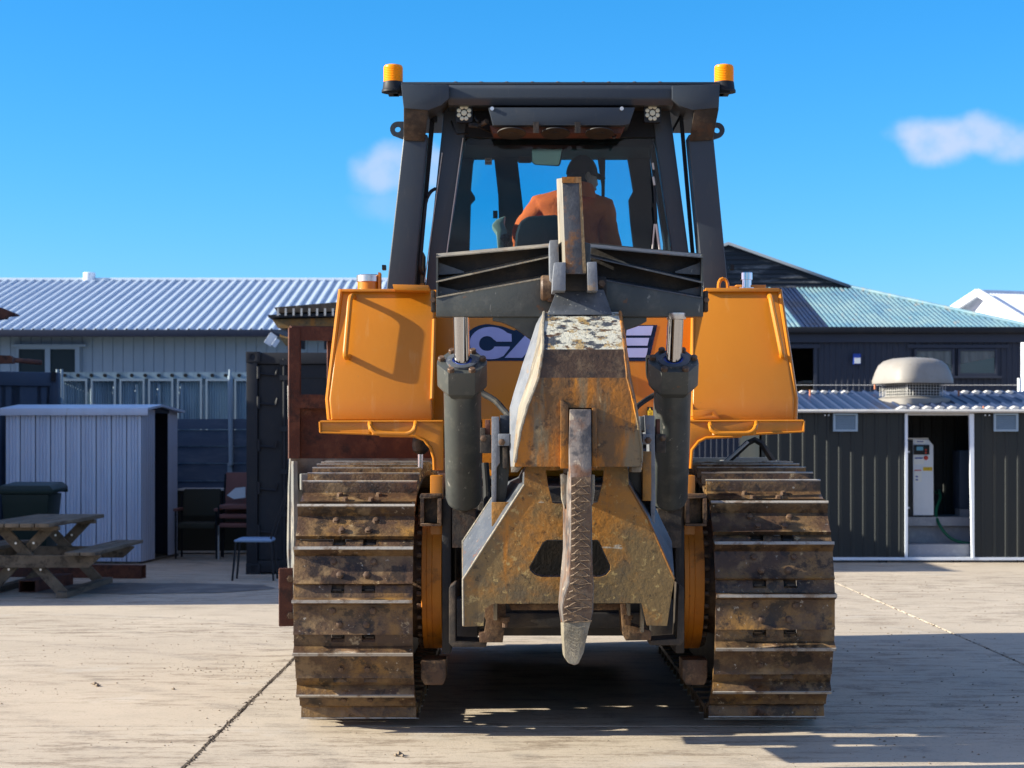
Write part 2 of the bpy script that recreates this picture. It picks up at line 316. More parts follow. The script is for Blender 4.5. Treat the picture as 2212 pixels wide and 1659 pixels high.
M['winglass'] = mat('dark_window_glass', (.02,.035,.045), rough=.06, spec=.8)
M['hoodie'] = mat('orange_hoodie_fabric', (.92,.15,.03), [dict(c=(.58,.085,.025), s=7, t=(.45,.65), a=.7, rg=.7)], rough=.9, bump=.5, bscale=60)
M['jeans'] = mat('dark_work_trousers', (.03,.04,.06), rough=.9)
M['skin'] = mat('skin', (.45,.25,.17), rough=.55)
M['hair'] = mat('dark_cap_fabric', (.012,.013,.02), rough=.9, bump=.3)
M['seat'] = mat('black_seat_fabric', (.014,.018,.026), rough=.85, bump=.2)
M['consol'] = mat('pale_green_grey_console', (.34,.38,.33), rough=.5)
M['mirror'] = mat('mirror_face', (.75,.85,.72), rough=.12, metal=1)
M['white'] = mat('white_print', (.75,.76,.74), rough=.5)
M['red'] = mat('red_print', (.55,.05,.03), rough=.4)
M['yellow'] = mat('yellow_print', (.75,.50,.03), rough=.5)
M['navy'] = mat('decal_navy', (.012,.012,.03), rough=.25, coat=.4)
M['lilac'] = mat('decal_silver', (.34,.36,.60), [dict(c=(.24,.24,.42), s=1.5, t=(.45,.6), a=.5)], rough=.25, coat=.4)
M['blueprint'] = mat('screen_blue', (.12,.35,.50), rough=.2)
# setting
def concrete():
    m = bpy.data.materials.new('yard_concrete'); m.use_nodes = True; nt = m.node_tree; N = nt.nodes; L = nt.links
    b = N['Principled BSDF']; b.inputs['Roughness'].default_value = .85; b.inputs['Specular IOR Level'].default_value = .25
    g = N.new('ShaderNodeNewGeometry')
    def nz(scale, st, d=8, seed=0, rg=.6, dist=0):
        mp = N.new('ShaderNodeMapping'); mp.inputs['Scale'].default_value = st; mp.inputs['Location'].default_value = (seed,seed*2,0)
        L.new(g.outputs['Position'], mp.inputs[0]); n = N.new('ShaderNodeTexNoise'); n.inputs['Scale'].default_value = scale; n.inputs['Detail'].default_value = d; n.inputs['Roughness'].default_value = rg; n.inputs['Distortion'].default_value = dist
        L.new(mp.outputs[0], n.inputs['Vector']); return n.outputs[0]
    def mr(v, a, b_, o=1):
        n = N.new('ShaderNodeMapRange'); L.new(v, n.inputs[0]); n.inputs[1].default_value = a; n.inputs[2].default_value = b_; n.inputs[4].default_value = o; return n.outputs[0]
    def mix(f, a, c, mode='MIX'):
        n = N.new('ShaderNodeMixRGB'); n.blend_type = mode; L.new(f, n.inputs[0])
        if isinstance(a, tuple): n.inputs[1].default_value = (*a,1)
        else: L.new(a, n.inputs[1])
        n.inputs[2].default_value = (*c,1); return n.outputs[0]
    def mul(a, b_):
        n = N.new('ShaderNodeMath'); n.operation = 'MULTIPLY'; L.new(a, n.inputs[0])
        if isinstance(b_, float): n.inputs[1].default_value = b_
        else: L.new(b_, n.inputs[1])
        return n.outputs[0]
    c = mix(mr(nz(.5,(1,1,1)), .35,.65), (.44,.365,.28), (.52,.435,.335))
    oi = N.new('ShaderNodeObjectInfo')
    c = mix(mr(oi.outputs['Random'], 0, 1, .3), c, (.42,.345,.265))
    c = mix(mr(nz(3.5,(1,1,1), seed=4), .5,.8,.5), c, (.37,.315,.25))
    fine = mr(nz(42,(.7,1,1), seed=71, d=8, rg=.75), .40,.54)
    c = mix(mul(mr(nz(9,(.55,1,1), seed=8, d=12, rg=.78), .55,.66,.75), fine), c, (.27,.215,.155))
    c = mix(mr(nz(70,(.7,1,1), seed=51, d=3, rg=.6), .60,.68,.55), c, (.20,.165,.13))
    c = mix(mr(nz(28,(.6,1,1), seed=61, d=6, rg=.7), .60,.72,.5), c, (.24,.20,.16))           # scuffs along x
    # muddy smears, patchy
    pm = mul(mr(nz(.5,(.5,1,1), d=3, seed=17), .39,.54), mr(nz(7,(.3,1,1), seed=11, d=12, rg=.75), .50,.60))
    c = mix(mul(mul(pm, fine), .85), c, (.17,.125,.09))
    c = mix(mul(pm, .45), c, (.27,.21,.15))
    pk = mul(mr(nz(.35,(1,1,1), d=2, seed=5), .45,.6), mr(nz(42,(.6,1,1), seed=3, d=3), .62,.68))
    c = mix(mul(pk, .7), c, (.14,.11,.085))
    c = mix(mr(nz(1.3,(1,1,1), seed=31), .6,.72,.35), c, (.52,.49,.44))
    # tyre arcs
    wv = N.new('ShaderNodeTexWave'); wv.wave_type = 'RINGS'; wv.rings_direction = 'Z'
    mp = N.new('ShaderNodeMapping'); mp.inputs['Location'].default_value = (9.5,-6.5,0); L.new(g.outputs['Position'], mp.inputs[0]); L.new(mp.outputs[0], wv.inputs[0])
    wv.inputs['Scale'].default_value = .33; wv.inputs['Distortion'].default_value = 3; wv.inputs['Detail'].default_value = 4
    c = mix(mul(mul(mr(wv.outputs[1], .90,.99), mr(nz(5,(.3,1,1), seed=2), .45,.6,.6)), fine), c, (.22,.185,.15))
    # damp stain under the picnic table
    L.new(c, b.inputs['Base Color'])
    bp = N.new('ShaderNodeBump'); bp.inputs['Strength'].default_value = .35; bp.inputs['Distance'].default_value = .01
    L.new(nz(45,(1,1,1), d=10, rg=.7), bp.inputs['Height']); L.new(bp.outputs[0], b.inputs['Normal'])
    return m
M['concrete'] = concrete()
M['dirt'] = mat('joint_dirt', (.06,.045,.035), [dict(c=(.14,.11,.08), s=20, t=(.45,.6))], rough=.95, bump=.4)
M['clod'] = mat('dried_mud', (.21,.16,.11), [dict(c=(.28,.22,.16), s=9, t=(.45,.6))], rough=.95, bump=.4)
M['gravel'] = mat('gravel_earth', (.20,.17,.135), [dict(c=(.12,.10,.08), s=3, t=(.45,.6))], rough=.95, bump=.4)
M['stain'] = mat('damp_patch', (.13,.12,.11), [dict(c=(.20,.18,.16), s=4, t=(.45,.6))], rough=.8)
M['bluewall'] = mat('blue_grey_wall_steel', (.165,.255,.36), [dict(c=(.19,.275,.375), s=1.5, t=(.4,.7), a=.6), dict(c=(.13,.21,.31), s=4, t=(.5,.7), a=.4, st=V)], rough=.5)
M['galvroof'] = mat('galvanised_roof_steel', (.46,.53,.62), [dict(c=(.38,.45,.55), s=1.2, t=(.4,.7), a=.6)], rough=.5, metal=.0)
M['gutter'] = mat('dark_blue_gutter', (.022,.030,.055), rough=.5)
M['alushed'] = mat('galvanised_shed_sheet', (.58,.62,.74), [dict(c=(.47,.51,.63), s=5, t=(.45,.7), a=.7, st=V), dict(c=(.60,.64,.76), s=12, t=(.55,.7), a=.4, st=V), dict(c=(.34,.28,.22), s=9, t=(.66,.74), a=.5, st=(1,1,.4))], rough=.42, metal=.15, bump=.05)
M['contblack'] = mat('black_container_paint', (.012,.013,.018), [dict(c=(.022,.021,.022), s=4, t=(.5,.7), a=.7)], rough=.55, bump=.05, spec=.3)
M['contblue'] = mat('dark_blue_container_paint', (.036,.056,.095), [dict(c=(.045,.065,.10), s=3, t=(.5,.7), a=.7)], rough=.55)
M['darkshed'] = mat('dark_green_grey_cladding', (.017,.020,.020), [dict(c=(.028,.028,.024), s=2.5, t=(.45,.7), a=.7, st=V), dict(c=(.07,.06,.05), s=18, t=(.7,.76), a=.5)], rough=.5, spec=.3)
M['navyroof'] = mat('navy_roof_steel', (.022,.034,.075), [dict(c=(.035,.045,.08), s=1.1, t=(.55,.70), a=.6)], rough=.42, spec=.3)
M['paleedge'] = mat('pale_metal_edge', (.52,.50,.47), [dict(c=(.40,.37,.33), s=7, t=(.5,.7), a=.6)], rough=.5)
M['greybld'] = mat('dark_grey_cladding', (.034,.040,.060), [dict(c=(.044,.049,.066), s=2, t=(.45,.7), a=.6)], rough=.6, spec=.3)
M['tealroof'] = mat('weathered_teal_roof', (.11,.215,.27), [dict(c=(.19,.28,.29), s=1.6, t=(.42,.62), a=.7), dict(c=(.07,.155,.24), s=2.4, t=(.5,.66), a=.7, st=(1,.3,.3), seed=6), dict(c=(.28,.21,.15), s=9, t=(.60,.72), a=.6, st=(1,.3,.3))], rough=.55)
M['tealnew'] = mat('dark_roof_patch', (.008,.020,.060), [dict(c=(.012,.014,.022), s=1, t=(.45,.6), a=.7)], rough=.6, spec=.2)
M['slate'] = mat('weathered_gable_board', (.026,.032,.042), [dict(c=(.17,.17,.18), s=3.5, t=(.56,.64), a=.8, st=(.3,1,2), rg=.7, d=10)], rough=.8, rnd=True)
M['whitewall'] = mat('white_boarding', (.68,.72,.78), [dict(c=(.56,.58,.64), s=2, t=(.5,.7), a=.5)], rough=.6)
M['cowl'] = mat('beige_fibreglass_cowl', (.27,.25,.225), [dict(c=(.22,.19,.16), s=4, t=(.45,.7), a=.6), dict(c=(.16,.13,.10), s=11, t=(.60,.70), a=.4)], rough=.5)
M['wood'] = mat('weathered_timber', (.13,.105,.075), [dict(c=(.20,.16,.115), s=6, t=(.42,.65), a=.8, st=(1,.15,1)), dict(c=(.045,.038,.03), s=9, t=(.5,.62), a=.8, st=(1,.15,1), seed=5, rg=.7)], rough=.85, rnd=True, bump=.3, bstretch=(1,.1,1))
M['green'] = mat('dark_green_bin_plastic', (.006,.018,.015), rough=.5)
M['polyc'] = mat('clear_ribbed_sheet', (.24,.33,.40), [dict(c=(.10,.16,.22), s=5, t=(.45,.6), a=.8, st=V)], rough=.35)
M['fence'] = mat('blue_grey_fence_board', (.065,.09,.135), [dict(c=(.11,.14,.185), s=6, t=(.45,.62), a=.8, st=(.3,1,1), rg=.7)], rough=.7, rnd=True, bump=.2)
M['paleblue'] = mat('pale_blue_grey_steel', (.27,.35,.42), rough=.45)
M['ply'] = mat('dark_olive_ply', (.045,.042,.03), rough=.8)
M['brownvinyl'] = mat('brown_vinyl', (.22,.09,.075), [dict(c=(.14,.06,.05), s=5, t=(.5,.7), a=.6)], rough=.6)
M['bluevinyl'] = mat('pale_blue_seat_vinyl', (.20,.30,.45), rough=.5)
M['blueb'] = mat('blue_notice_box', (.02,.06,.32), rough=.4)
M['curtain'] = mat('grey_curtain', (.16,.18,.18), [dict(c=(.10,.11,.11), s=9, t=(.4,.6), a=.8, st=(1,1,.2))], rough=.9)
M['hose'] = mat('green_hose_rubber', (.01,.10,.05), rough=.4)
M['copper'] = mat('copper_fitting', (.55,.20,.10), rough=.5)
M['grey'] = mat('grey_plinth', (.26,.27,.30), [dict(c=(.35,.36,.38), s=14, t=(.5,.65), a=.6)], rough=.7)
M['mesh'] = mat('dark_grille', (.03,.03,.03), rough=.7)

#@@GROUND
# ------------------------------------------------------------------ ground
g = MB(); g.quad((-300,-100,-.06),(300,-100,-.06),(300,600,-.06),(-300,600,-.06)); tag(obj('ground', g, M['gravel']), 'bare gravelly earth around the concrete yard', kind='structure')
yard = MB(); yard.box(-26.9,24.3,-5.1,46.2,-.05,-.014); yard = obj('concrete_yard', yard, M['dirt']); tag(yard, 'concrete yard of large slabs with dirt filled joints', kind='structure')
XJ = [-1.55+5.1*k for k in range(-4,5)]; YJ = [10.27+5.1*k for k in range(-3,8)]
def slab_mesh(w, d):
    m_ = MB(); n = 40; pts = []                      # slightly ragged outline
    for (ax, ay, bx, by) in ((0,0,w,0),(w,0,w,d),(w,d,0,d),(0,d,0,0)):
        for i in range(n):
            t = i/n; x = ax+(bx-ax)*t; y = ay+(by-ay)*t; pts.append(Vector((x, y, 0)))
    top = []
    for p in pts:
        q = p.copy(); j = .005+abs(mnoise.noise(p*2.3))*.008+abs(mnoise.noise(p*9))*.010
        if p.x < .001: q.x += j
        if p.x > w-.001: q.x -= j
        if p.y < .001: q.y += j
        if p.y > d-.001: q.y -= j
        top.append(q)
    c = Vector((w/2, d/2, 0))
    inner = [c+(q-c)*.9985 for q in top]
    m_.rings([[q+Vector((0,0,-.05)) for q in top],[q+Vector((0,0,-.006)) for q in top], inner], cap=False)
    m_.f.append(tuple(len(m_.v)-len(inner)+i for i in range(len(inner)))); m_.m.append(0)
    return m_
sm = slab_mesh(5.1, 5.1)
for k, y in enumerate(YJ[:-1]):
    for i, x in enumerate(XJ[:-1]):
        if i == 0 and k == 0:
            s0 = obj('slab', sm, M['concrete'], yard, smooth=False); s0.location = (x, y, 0)
        else:
            c = s0.copy(); COL.objects.link(c); c.parent = yard; c.location = (x, y, 0)
# mud clods and grit
def clods(name, pts, matl, label):
    mb = MB()
    for (x, y, r, z) in pts:
        vs = []; 
        for d in ((1,0,0),(-1,0,0),(0,1,0),(0,-1,0),(0,0,1),(0,0,-.6)):
            vs.append(Vector((x,y,z))+Vector(d)*r*random.uniform(.6,1.2)*(.6 if abs(d[2]) else 1))
        mb.add(vs, [(0,2,4),(2,1,4),(1,3,4),(3,0,4),(2,0,5),(1,2,5),(3,1,5),(0,3,5)])
    o = obj(name, mb, matl, smooth=False); tag(o, label, kind='stuff'); return o
pts = []
for i in range(3200):
    y = random.gauss(12.6, 1.9); x = random.uniform(-5.5, -1.3)
    if mnoise.noise(Vector((x*.6, y*.9, 3))) < -.02+random.gauss(0,.2) or y < 9.6 or y > 17: continue
    pts.append((x, y, random.choice((.002,.002,.003,.003,.004,.005,.006,.009)), .001))
for i in range(900):
    y = random.uniform(9, 22); x = random.uniform(1.2, 5.5); pts.append((x, y, random.choice((.004,.006,.01)), .002))
for i in range(250): pts.append((random.uniform(-3,3), random.uniform(8.8,10.2), random.choice((.002,.003,.005)), .001))
for (a,b,r) in ((684,1405+120,.014),(640,1389,.03),(700,1387,.022),(1075-380,1343,.03),(855,1634,.02),(862,1632,.025),(870,1635,.02),(650,1392,.018),(205,1480,.03),(210,1483,.022),(375,1490,.016),(660,1391,.012)):
    Y = FPX*CAMZ/(b-CYH); pts.append((XX(a,Y), Y, r, r*.3))
clods('mud_clods', pts, M['clod'], 'dried mud crumbs scattered over the yard concrete')
pts = []
for i in range(3600):
    y = random.uniform(8, 16.5); wv_ = .5+abs(mnoise.noise(Vector((y*3,0,0))))*3; pts.append((-1.548+random.gauss(0,.009*wv_)+.012*mnoise.noise(Vector((y*2.2,5,0))), y, random.choice((.004,.006,.009,.012)), random.uniform(-.010,.001)))
for i in range(900): pts.append((3.555+random.gauss(0,.02), random.uniform(10,22), random.choice((.006,.01)), random.uniform(-.012,.0)))
for i in range(700): pts.append((random.uniform(-4,4.5), 10.275+random.gauss(0,.008), random.choice((.004,.006)), random.uniform(-.012,-.004)))
clods('joint_debris', pts, M['dirt'], 'dark soil and leaf debris packed in the slab joints')

#@@BULLDOZER
# ------------------------------------------------------------------ bulldozer
DOZ = Vector((.271, 11.8, 0))
dz = thing('bulldozer', 'large orange crawler bulldozer seen from behind with raised rusty ripper', 'bulldozer', DOZ)
TL, TR = -.827, 1.3685
RC, ZC, RP = 10.47, .675, .58
FC, ZF, RF = 13.75, .65, .555
def shoe():
    b = MB(); W = .31
    def slab(w0, w1, u1):
        prof = [(-.124,.010),(-.10,-.002),(.0,0),(.09,0),(u1,-.014),(u1,.006),(.09,.022),(.068,.026),(.066,.07),(.060,.083),(.047,.085),(.040,.07),(.030,.028),(.0,.022),(-.098,.020),(-.124,.034)]
        b.rings([[(w0,u,n) for u,n in prof],[(w1,u,n) for u,n in prof]], cap=False)
        for w_ in (w0, w1):
            base = len(b.v); b.v += [Vector((w_,u,n)) for u,n in prof]
            for t in tessellate_polygon([[Vector((u,n,0)) for u,n in prof]]): b.f.append(tuple(base+i for i in t)); b.m.append(0)
    for w0, w1, u1 in ((-W,-.115,.13),(-.115,-.045,.1),(-.045,.045,.13),(.045,.115,.1),(.115,W,.13)): slab(w0, w1, u1)
    b.mi = 1; b.box(-W-.002,W+.002,.0455,.0615,.082,.0885)
    return b
sh_me = obj('track_shoe', shoe(), [M['track'], M['track_edge']], dz, bevel=0)
# the mesh above was shifted by the parent offset: rebuild it in its own coordinates
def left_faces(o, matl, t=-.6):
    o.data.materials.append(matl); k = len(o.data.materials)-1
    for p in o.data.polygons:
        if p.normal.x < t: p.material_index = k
def localise(o, off):
    for v in o.data.vertices: v.co += off
localise(sh_me, DOZ)
bt = MB(); bt.lathe((0,0,.02),(0,0,1),[(0,.021),(.004,.021),(.005,.017),(.017,.016),(.019,.012)], seg=6)
bolt0 = obj('bolt', bt, M['bolt'], None); 
Lp = [0, FC-RC, PI*RP, math.hypot(FC-RC, ZF+RF-ZC-RP), PI*RF]
TOTAL = sum(Lp); NSH = 41; PITCH = TOTAL/NSH
def track_pos(s):
    """s=0 at the rear-most point, going up; returns y,z,u(dir),n(dir)"""
    s = s % TOTAL
    if s < RP*PI/2:
        a = s/RP; return RC-RP*math.cos(a), ZC+RP*math.sin(a), (math.sin(a), math.cos(a)), (-math.cos(a), math.sin(a))
    s -= RP*PI/2
    if s < Lp[3]:
        def tz(t): return ZC+RP+(ZF+RF-ZC-RP)*t+.10*math.sin(PI*min(max(t,0),1)**.75)
        t = s/Lp[3]; d = Vector(((FC-RC)*.02, tz(t+.01)-tz(t-.01))).normalized()
        return RC+(FC-RC)*t, tz(t), (d.x,d.y), (-d.y,d.x)
    s -= Lp[3]
    if s < RF*PI:
        a = s/RF; return FC+RF*math.sin(a), ZF+RF*math.cos(a), (math.cos(a),-math.sin(a)), (math.sin(a), math.cos(a))
    s -= RF*PI
    if s < Lp[1]: return FC-s, ZC-RP, (-1,0), (0,-1)
    s -= Lp[1]; a = s/RP
    return RC-RP*math.sin(a), ZC-RP*math.cos(a), (-math.cos(a), math.sin(a)), (-math.sin(a), -math.cos(a))
first = True
for tx, ph in ((TL, -1.3), (TR, 1.2)):
    chain = MB()
    for i in range(NSH):
        s = i*PITCH+RP*R(ph)
        y, z, u, n = track_pos(s)
        Mx = Matrix(((1,0,0,tx-DOZ.x),(0,u[0],n[0],y-DOZ.y),(0,u[1],n[1],z-DOZ.z),(0,0,0,1)))
        Mw = Matrix.Translation(DOZ) @ Mx
        if first: so_ = sh_me; so_.matrix_local = Mx; first = False
        else: so_ = inst(sh_me, dz, Mx)
        near = s % TOTAL < RP*PI/2+1.0 or s % TOTAL > TOTAL-RP*PI/2
        if near:
            for (w, uu) in ((-.105,.0),(.105,.0),(-.07,-.072),(.07,-.072)):
                c = bolt0.copy(); COL.objects.link(c); c.parent = so_; c.location = (w, uu, 0)
                c.rotation_euler = (0,0,random.uniform(0,1))
        for w in (-.085, .085):
            chain.box(w-.022,w+.022,-.11,.11,-.10,.0, Mw)
            chain.box(w-.03,w+.03,-.16,-.08,-.085,-.02, Mw)
        chain.cyl(Mw @ Vector((-.11,-.125,-.05)), Mw @ Vector((.11,-.125,-.05)), .028, seg=10)
    tag(obj('track_chain', chain, M['chain'], dz, label='dark greasy link chain inside the track shoes'), kind='stuff')
bpy.data.objects.remove(bolt0)
for sx, tx in ((1, TL), (-1, TR)):       # sx: direction towards the middle of the machine
    # sprocket
    sp = MB(); n = 26; ring = []
    for k in range(n*4):
        a = 2*PI*k/(n*4); rr = .47 if (k % 4) in (0,1) else .41
        ring.append((rr*math.cos(a), rr*math.sin(a)))
    sp.rings([[(tx-.035,RC+a,ZC+b) for a,b in ring],[(tx+.035,RC+a,ZC+b) for a,b in ring]])
    obj('sprocket', sp, M['greydark'], dz)
    fr = MB(); fr.box(tx-.17,tx+.17,10.95,13.3,.36,.82); fr.box(tx-.19,tx-.165,10.9,13.4,.15,.5); fr.box(tx+.165,tx+.19,10.9,13.4,.15,.5); fr.box(tx-.12,tx+.12,11.2,13.0,.8,.98)
    obj('track_frame', fr, M['greydark'], dz, bevel=.02)
    for k in range(7):
        r = MB(); yy = 11.05+k*.4
        r.lathe((tx-.16,yy,.28),(1,0,0),[(0,.13),(.03,.13),(.04,.1),(.28,.1),(.29,.13),(.32,.13)], seg=18); obj('track_roller', r, M['chain'], dz)
    il = MB(); il.lathe((tx-.09,FC,ZF),(1,0,0),[(0,.42),(.05,.46),(.13,.46),(.18,.42)], seg=32); obj('front_idler', il, M['greydark'], dz)
    # final drive drum and its ring of bolts
    xi = tx+sx*.345; xo = tx+sx*.455
    x0, x1 = min(xi,xo), max(xi,xo)
    dr = MB(); dr.lathe((x0,10.45,.80),(1,0,0),[(0,.385),(.004,.395),(.026,.395),(.028,.392),(.030,.395),(.055,.395),(.057,.392),(.059,.395),(x1-x0-.003,.395),(x1-x0,.385)], seg=56)
    fd = obj('final_drive', dr, M['orange_dirty'], dz)
    hub = MB(); hub.lathe((min(tx+sx*.08,xi),10.45,.80),(1,0,0),[(0,.30),(abs(xi-tx-sx*.08),.345)], seg=40); obj('hub', hub, M['brownsteel'], fd)
    nb = 34
    bb = MB(); d0 = -sx
    bb.lathe((xi,10.45-.372,.80),(d0,0,0),[(0,.014),(.022,.014),(.026,.010)], seg=6)
    b0 = obj('bolt', bb, M['bolt'], fd)
    for v in b0.data.vertices: v.co -= Vector((xi,10.45,.80))-DOZ
    b0.location = Vector((xi,10.45,.80))-DOZ
    for k in range(1, nb):
        c = b0.copy(); COL.objects.link(c); c.parent = fd; c.rotation_euler = (2*PI*k/nb,0,0)
    # inner plates beside the drum
    pl = MB(); a = xo+sx*.002; b_ = xo+sx*.05
    pl.holes([(min(a,b_),.42),(max(a,b_),.42),(max(a,b_),1.24),(min(a,b_),1.24)],[],10.03,10.9); obj('drive_side_plate', pl, M['greydark'], dz, bevel=.008)
    gb = MB(); xx = sorted((xo+sx*.012, xi-sx*.012+sx*.01))
    gb.holes([(xx[0],.285),(xx[0]+.02,.25),(xx[1]-.005,.25),(xx[1]+.01,.29),(xx[1]+.01,.385),(xx[0],.385)],[],10.05,10.25)
    obj('rock_guard', gb, M['brownsteel'], dz, bevel=.01, label='rust brown guard block hanging below the final drive')
    ub = MB(); X0, X1 = sorted((xi, xo+sx*.0)); 
    ub.box(X0,X1,9.98,10.0+.1,1.245,1.265); ub.box(X0,X1,9.98,10.1,1.095,1.11); ub.box(X0,X0+.02,9.98,10.1,1.11,1.245); ub.box(X1-.02,X1,9.98,10.1,1.11,1.245); ub.box(X0+.02,X1-.02,10.07,10.09,1.11,1.245)
    obj('guard_bracket', ub, M['brownsteel'], dz, bevel=.003)
    st = MB(); X0, X1 = sorted((xi+sx*.045, xo)); st.box(X0,X1,10.14,10.3,.75,1.36); obj('orange_upright', st, M['orange'], dz, bevel=.006)
# main chassis
ch = MB(); ch.box(-.28,.82,10.15,13.4,.50,1.30); ch.box(-.18,.72,10.0,10.2,.62,1.22)
obj('chassis', ch, M['greydark'], dz, bevel=.02)
bp_ = MB(); bp_.box(-.30,.84,9.96,10.1,.56,.64); bp_.box(-.30,-.18,9.9,10.1,.5,.72); bp_.box(.72,.84,9.9,10.1,.5,.72)
obj('rear_crossmember', bp_, M['greydark'], dz, bevel=.01)
hd = MB(); hd.holes([(-.16,1.3),(.70,1.3),(.70,2.0),(.62,2.12),(-.08,2.12),(-.16,2.0)],[],13.0,14.6); obj('engine_hood', hd, M['orange'], dz, bevel=.03)
ex = MB(); ex.cyl((.1,13.8,2.12),(.1,13.8,2.5),.05); obj('exhaust_pipe', ex, M['black'], dz)

# --- fuel tank, side boxes and deck
YB, YT = 10.38, 10.60
def side_box(name, lt, rt, lf, rf, lb, rb, chL, chR):
    t = MB()
    # face sheet points: top, fold, bottom with chamfer towards the outer side
    rowT = [P(lt+chL[0],628,YT+chL[1]), P(lt,626,YT), P(rt,626,YT), P(rt+chR[0],628,YT+chR[1])]
    rowF = [P(lf+chL[0],864,YB+chL[1]), P(lf,862,YB), P(rf,862,YB), P(rf+chR[0],864,YB+chR[1])]
    rowB = [P(lb+chL[0],907,YB+chL[1]), P(lb,907,YB), P(rb,907,YB), P(rb+chR[0],907,YB+chR[1])]
    rows = [rowT,rowF,rowB]
    back = 12.2
    ring = lambda r: r+[Vector((r[3].x,back,r[1].z)), Vector((r[0].x,back,r[1].z))]
    t.rings([ring(r) for r in rows])
    return obj(name, t, M['orange'], dz, bevel=.008, bseg=3)
lb_ = side_box('left_side_box', 741, 938, 712, 932, 716, 932, (-9,.10), (3,.10))
rb_ = side_box('right_side_box', 1502, 1680, 1497, 1715, 1497, 1713, (-5,.10), (9,.12))
ct = MB(); rows = []
for (py, Y) in ((626,10.78),(862,10.62),(907,10.60)): rows.append([P(925,py,Y),P(1505,py,Y),Vector((XX(1505,Y),12.2,ZZ(py,Y))),Vector((XX(925,Y),12.2,ZZ(py,Y)))])
ct.rings(rows); tank = obj('rear_tank', ct, M['orange'], dz, bevel=.006)
# weld ridge on the left box, lit edge on the right box
w = MB(); w.tube([P(938,690,10.535),P(933,862,10.372)],.011,8); obj('weld_ridge', w, M['orange'], lb_)
w = MB(); w.tube([P(1497,640,10.58),P(1496,900,10.37)],.010,8); obj('weld_ridge', w, M['orange'], rb_)
lp = MB(); lp.poly([(724,624),(746,627),(737,655),(712,864),(706,864),(727,640)], 10.47, 10.50)
# rolled lips along the outer edges
w = MB(); w.tube([P(736,626,10.60),P(708,862,10.40),P(712,906,10.40)],.014,8); obj('edge_lip', w, M['orange'], lb_)
w = MB(); w.tube([P(1684,626,10.60),P(1719,862,10.40),P(1717,906,10.40)],.014,8); obj('edge_lip', w, M['orange'], rb_)
# top rim
w = MB(); w.pbox(738,930,624,630,10.575,10.61); w.pbox(1524,1684,622,630,10.575,10.61); obj('top_rim', w, M['orange'], dz, bevel=.003)
w = MB(); w.poly([(848,614),(926,616),(926,628),(851,626)],10.42,10.62); obj('step_plate', w, M['orange'], dz, bevel=.003)
def grab(pts, parent, r=.015, name='grab_handle', m_=None):
    w = MB(); w.tube(pts, r, 10); return obj(name, w, m_ or M['orange'], parent)
def smoothpath(pts, n=5):
    out = [pts[0]]
    for i in range(1, len(pts)-1):
        a, b, c = pts[i-1], pts[i], pts[i+1]; r = min((b-a).length, (c-b).length, .05)*.9
        p0 = b+(a-b).normalized()*r; p1 = b+(c-b).normalized()*r
        for k in range(n+1):
            t = k/n; out.append(p0.lerp(b,t).lerp(b.lerp(p1,t),t))
    out.append(pts[-1]); return out
def Z_on_box(py): return YT+(YB-YT)*(py-628)/(862-628)
for (xa, ya, xb, yb, par) in ((766,641,754,770,lb_),(1662,641,1689,768,rb_)):
    s = -1 if par is lb_ else 1
    Ya, Yb = Z_on_box(ya), Z_on_box(yb)
    dx = -9*1 if s < 0 else 2
    grab(smoothpath([P(xa,ya,Ya+.01),P(xa+dx,ya-2,Ya-.085),P(xb+dx,yb+4,Yb-.085),P(xb,yb,Yb+.01)]), par, .0155)
# caps and lifting ring on top
c_ = MB(); c_.lathe(P(796,626,10.8),(0,0,1),[(0,.062),(.045,.062),(.047,.055)],24); fc = obj('filler_neck', c_, M['orange'], dz)
c_ = MB(); c_.lathe(P(796,609,10.8),(0,0,1),[(0,.068),(.035,.068),(.04,.06),(.042,.02)],24); obj('cap', c_, M['alu'], fc)
c_ = MB(); c_.box(XX(818,10.8),XX(823,10.8),10.75,10.85,ZZ(626,10.8),ZZ(590,10.8)); obj('cap_lug', c_, M['orange'], fc)
c_ = MB(); c_.lathe(P(1612,626,10.75),(0,0,1),[(0,.05),(.01,.05),(.012,.029),(.055,.029),(.056,.035),(.095,.035),(.10,.03)],20); obj('chrome_cap', c_, M['chrome'], dz)
c_ = MB(); c_.pbox(1590,1655,615,627,10.75,10.95); c_.pbox(1574,1600,618,627,10.75,10.9); obj('cap_plate', c_, M['orange'], dz, bevel=.004)
c_ = MB(); yy = 10.7; c_.tube(smoothpath([P(1552,627,yy),P(1553,606,yy),P(1562,600,yy),P(1571,606,yy),P(1572,627,yy)]),.010,8); obj('lifting_ring', c_, M['orange'], dz)
# latch plate
c_ = MB(); hx, hy, rr = 1537, 895, 2.6
c_.polyh([(1496,885),(1543,885),(1556,905),(1496,905)],[[(hx+rr*math.cos(a*PI/6),hy+rr*math.sin(a*PI/6)) for a in range(12)]],10.355,10.372); lt = obj('latch_plate', c_, M['orange'], rb_, bevel=.001)
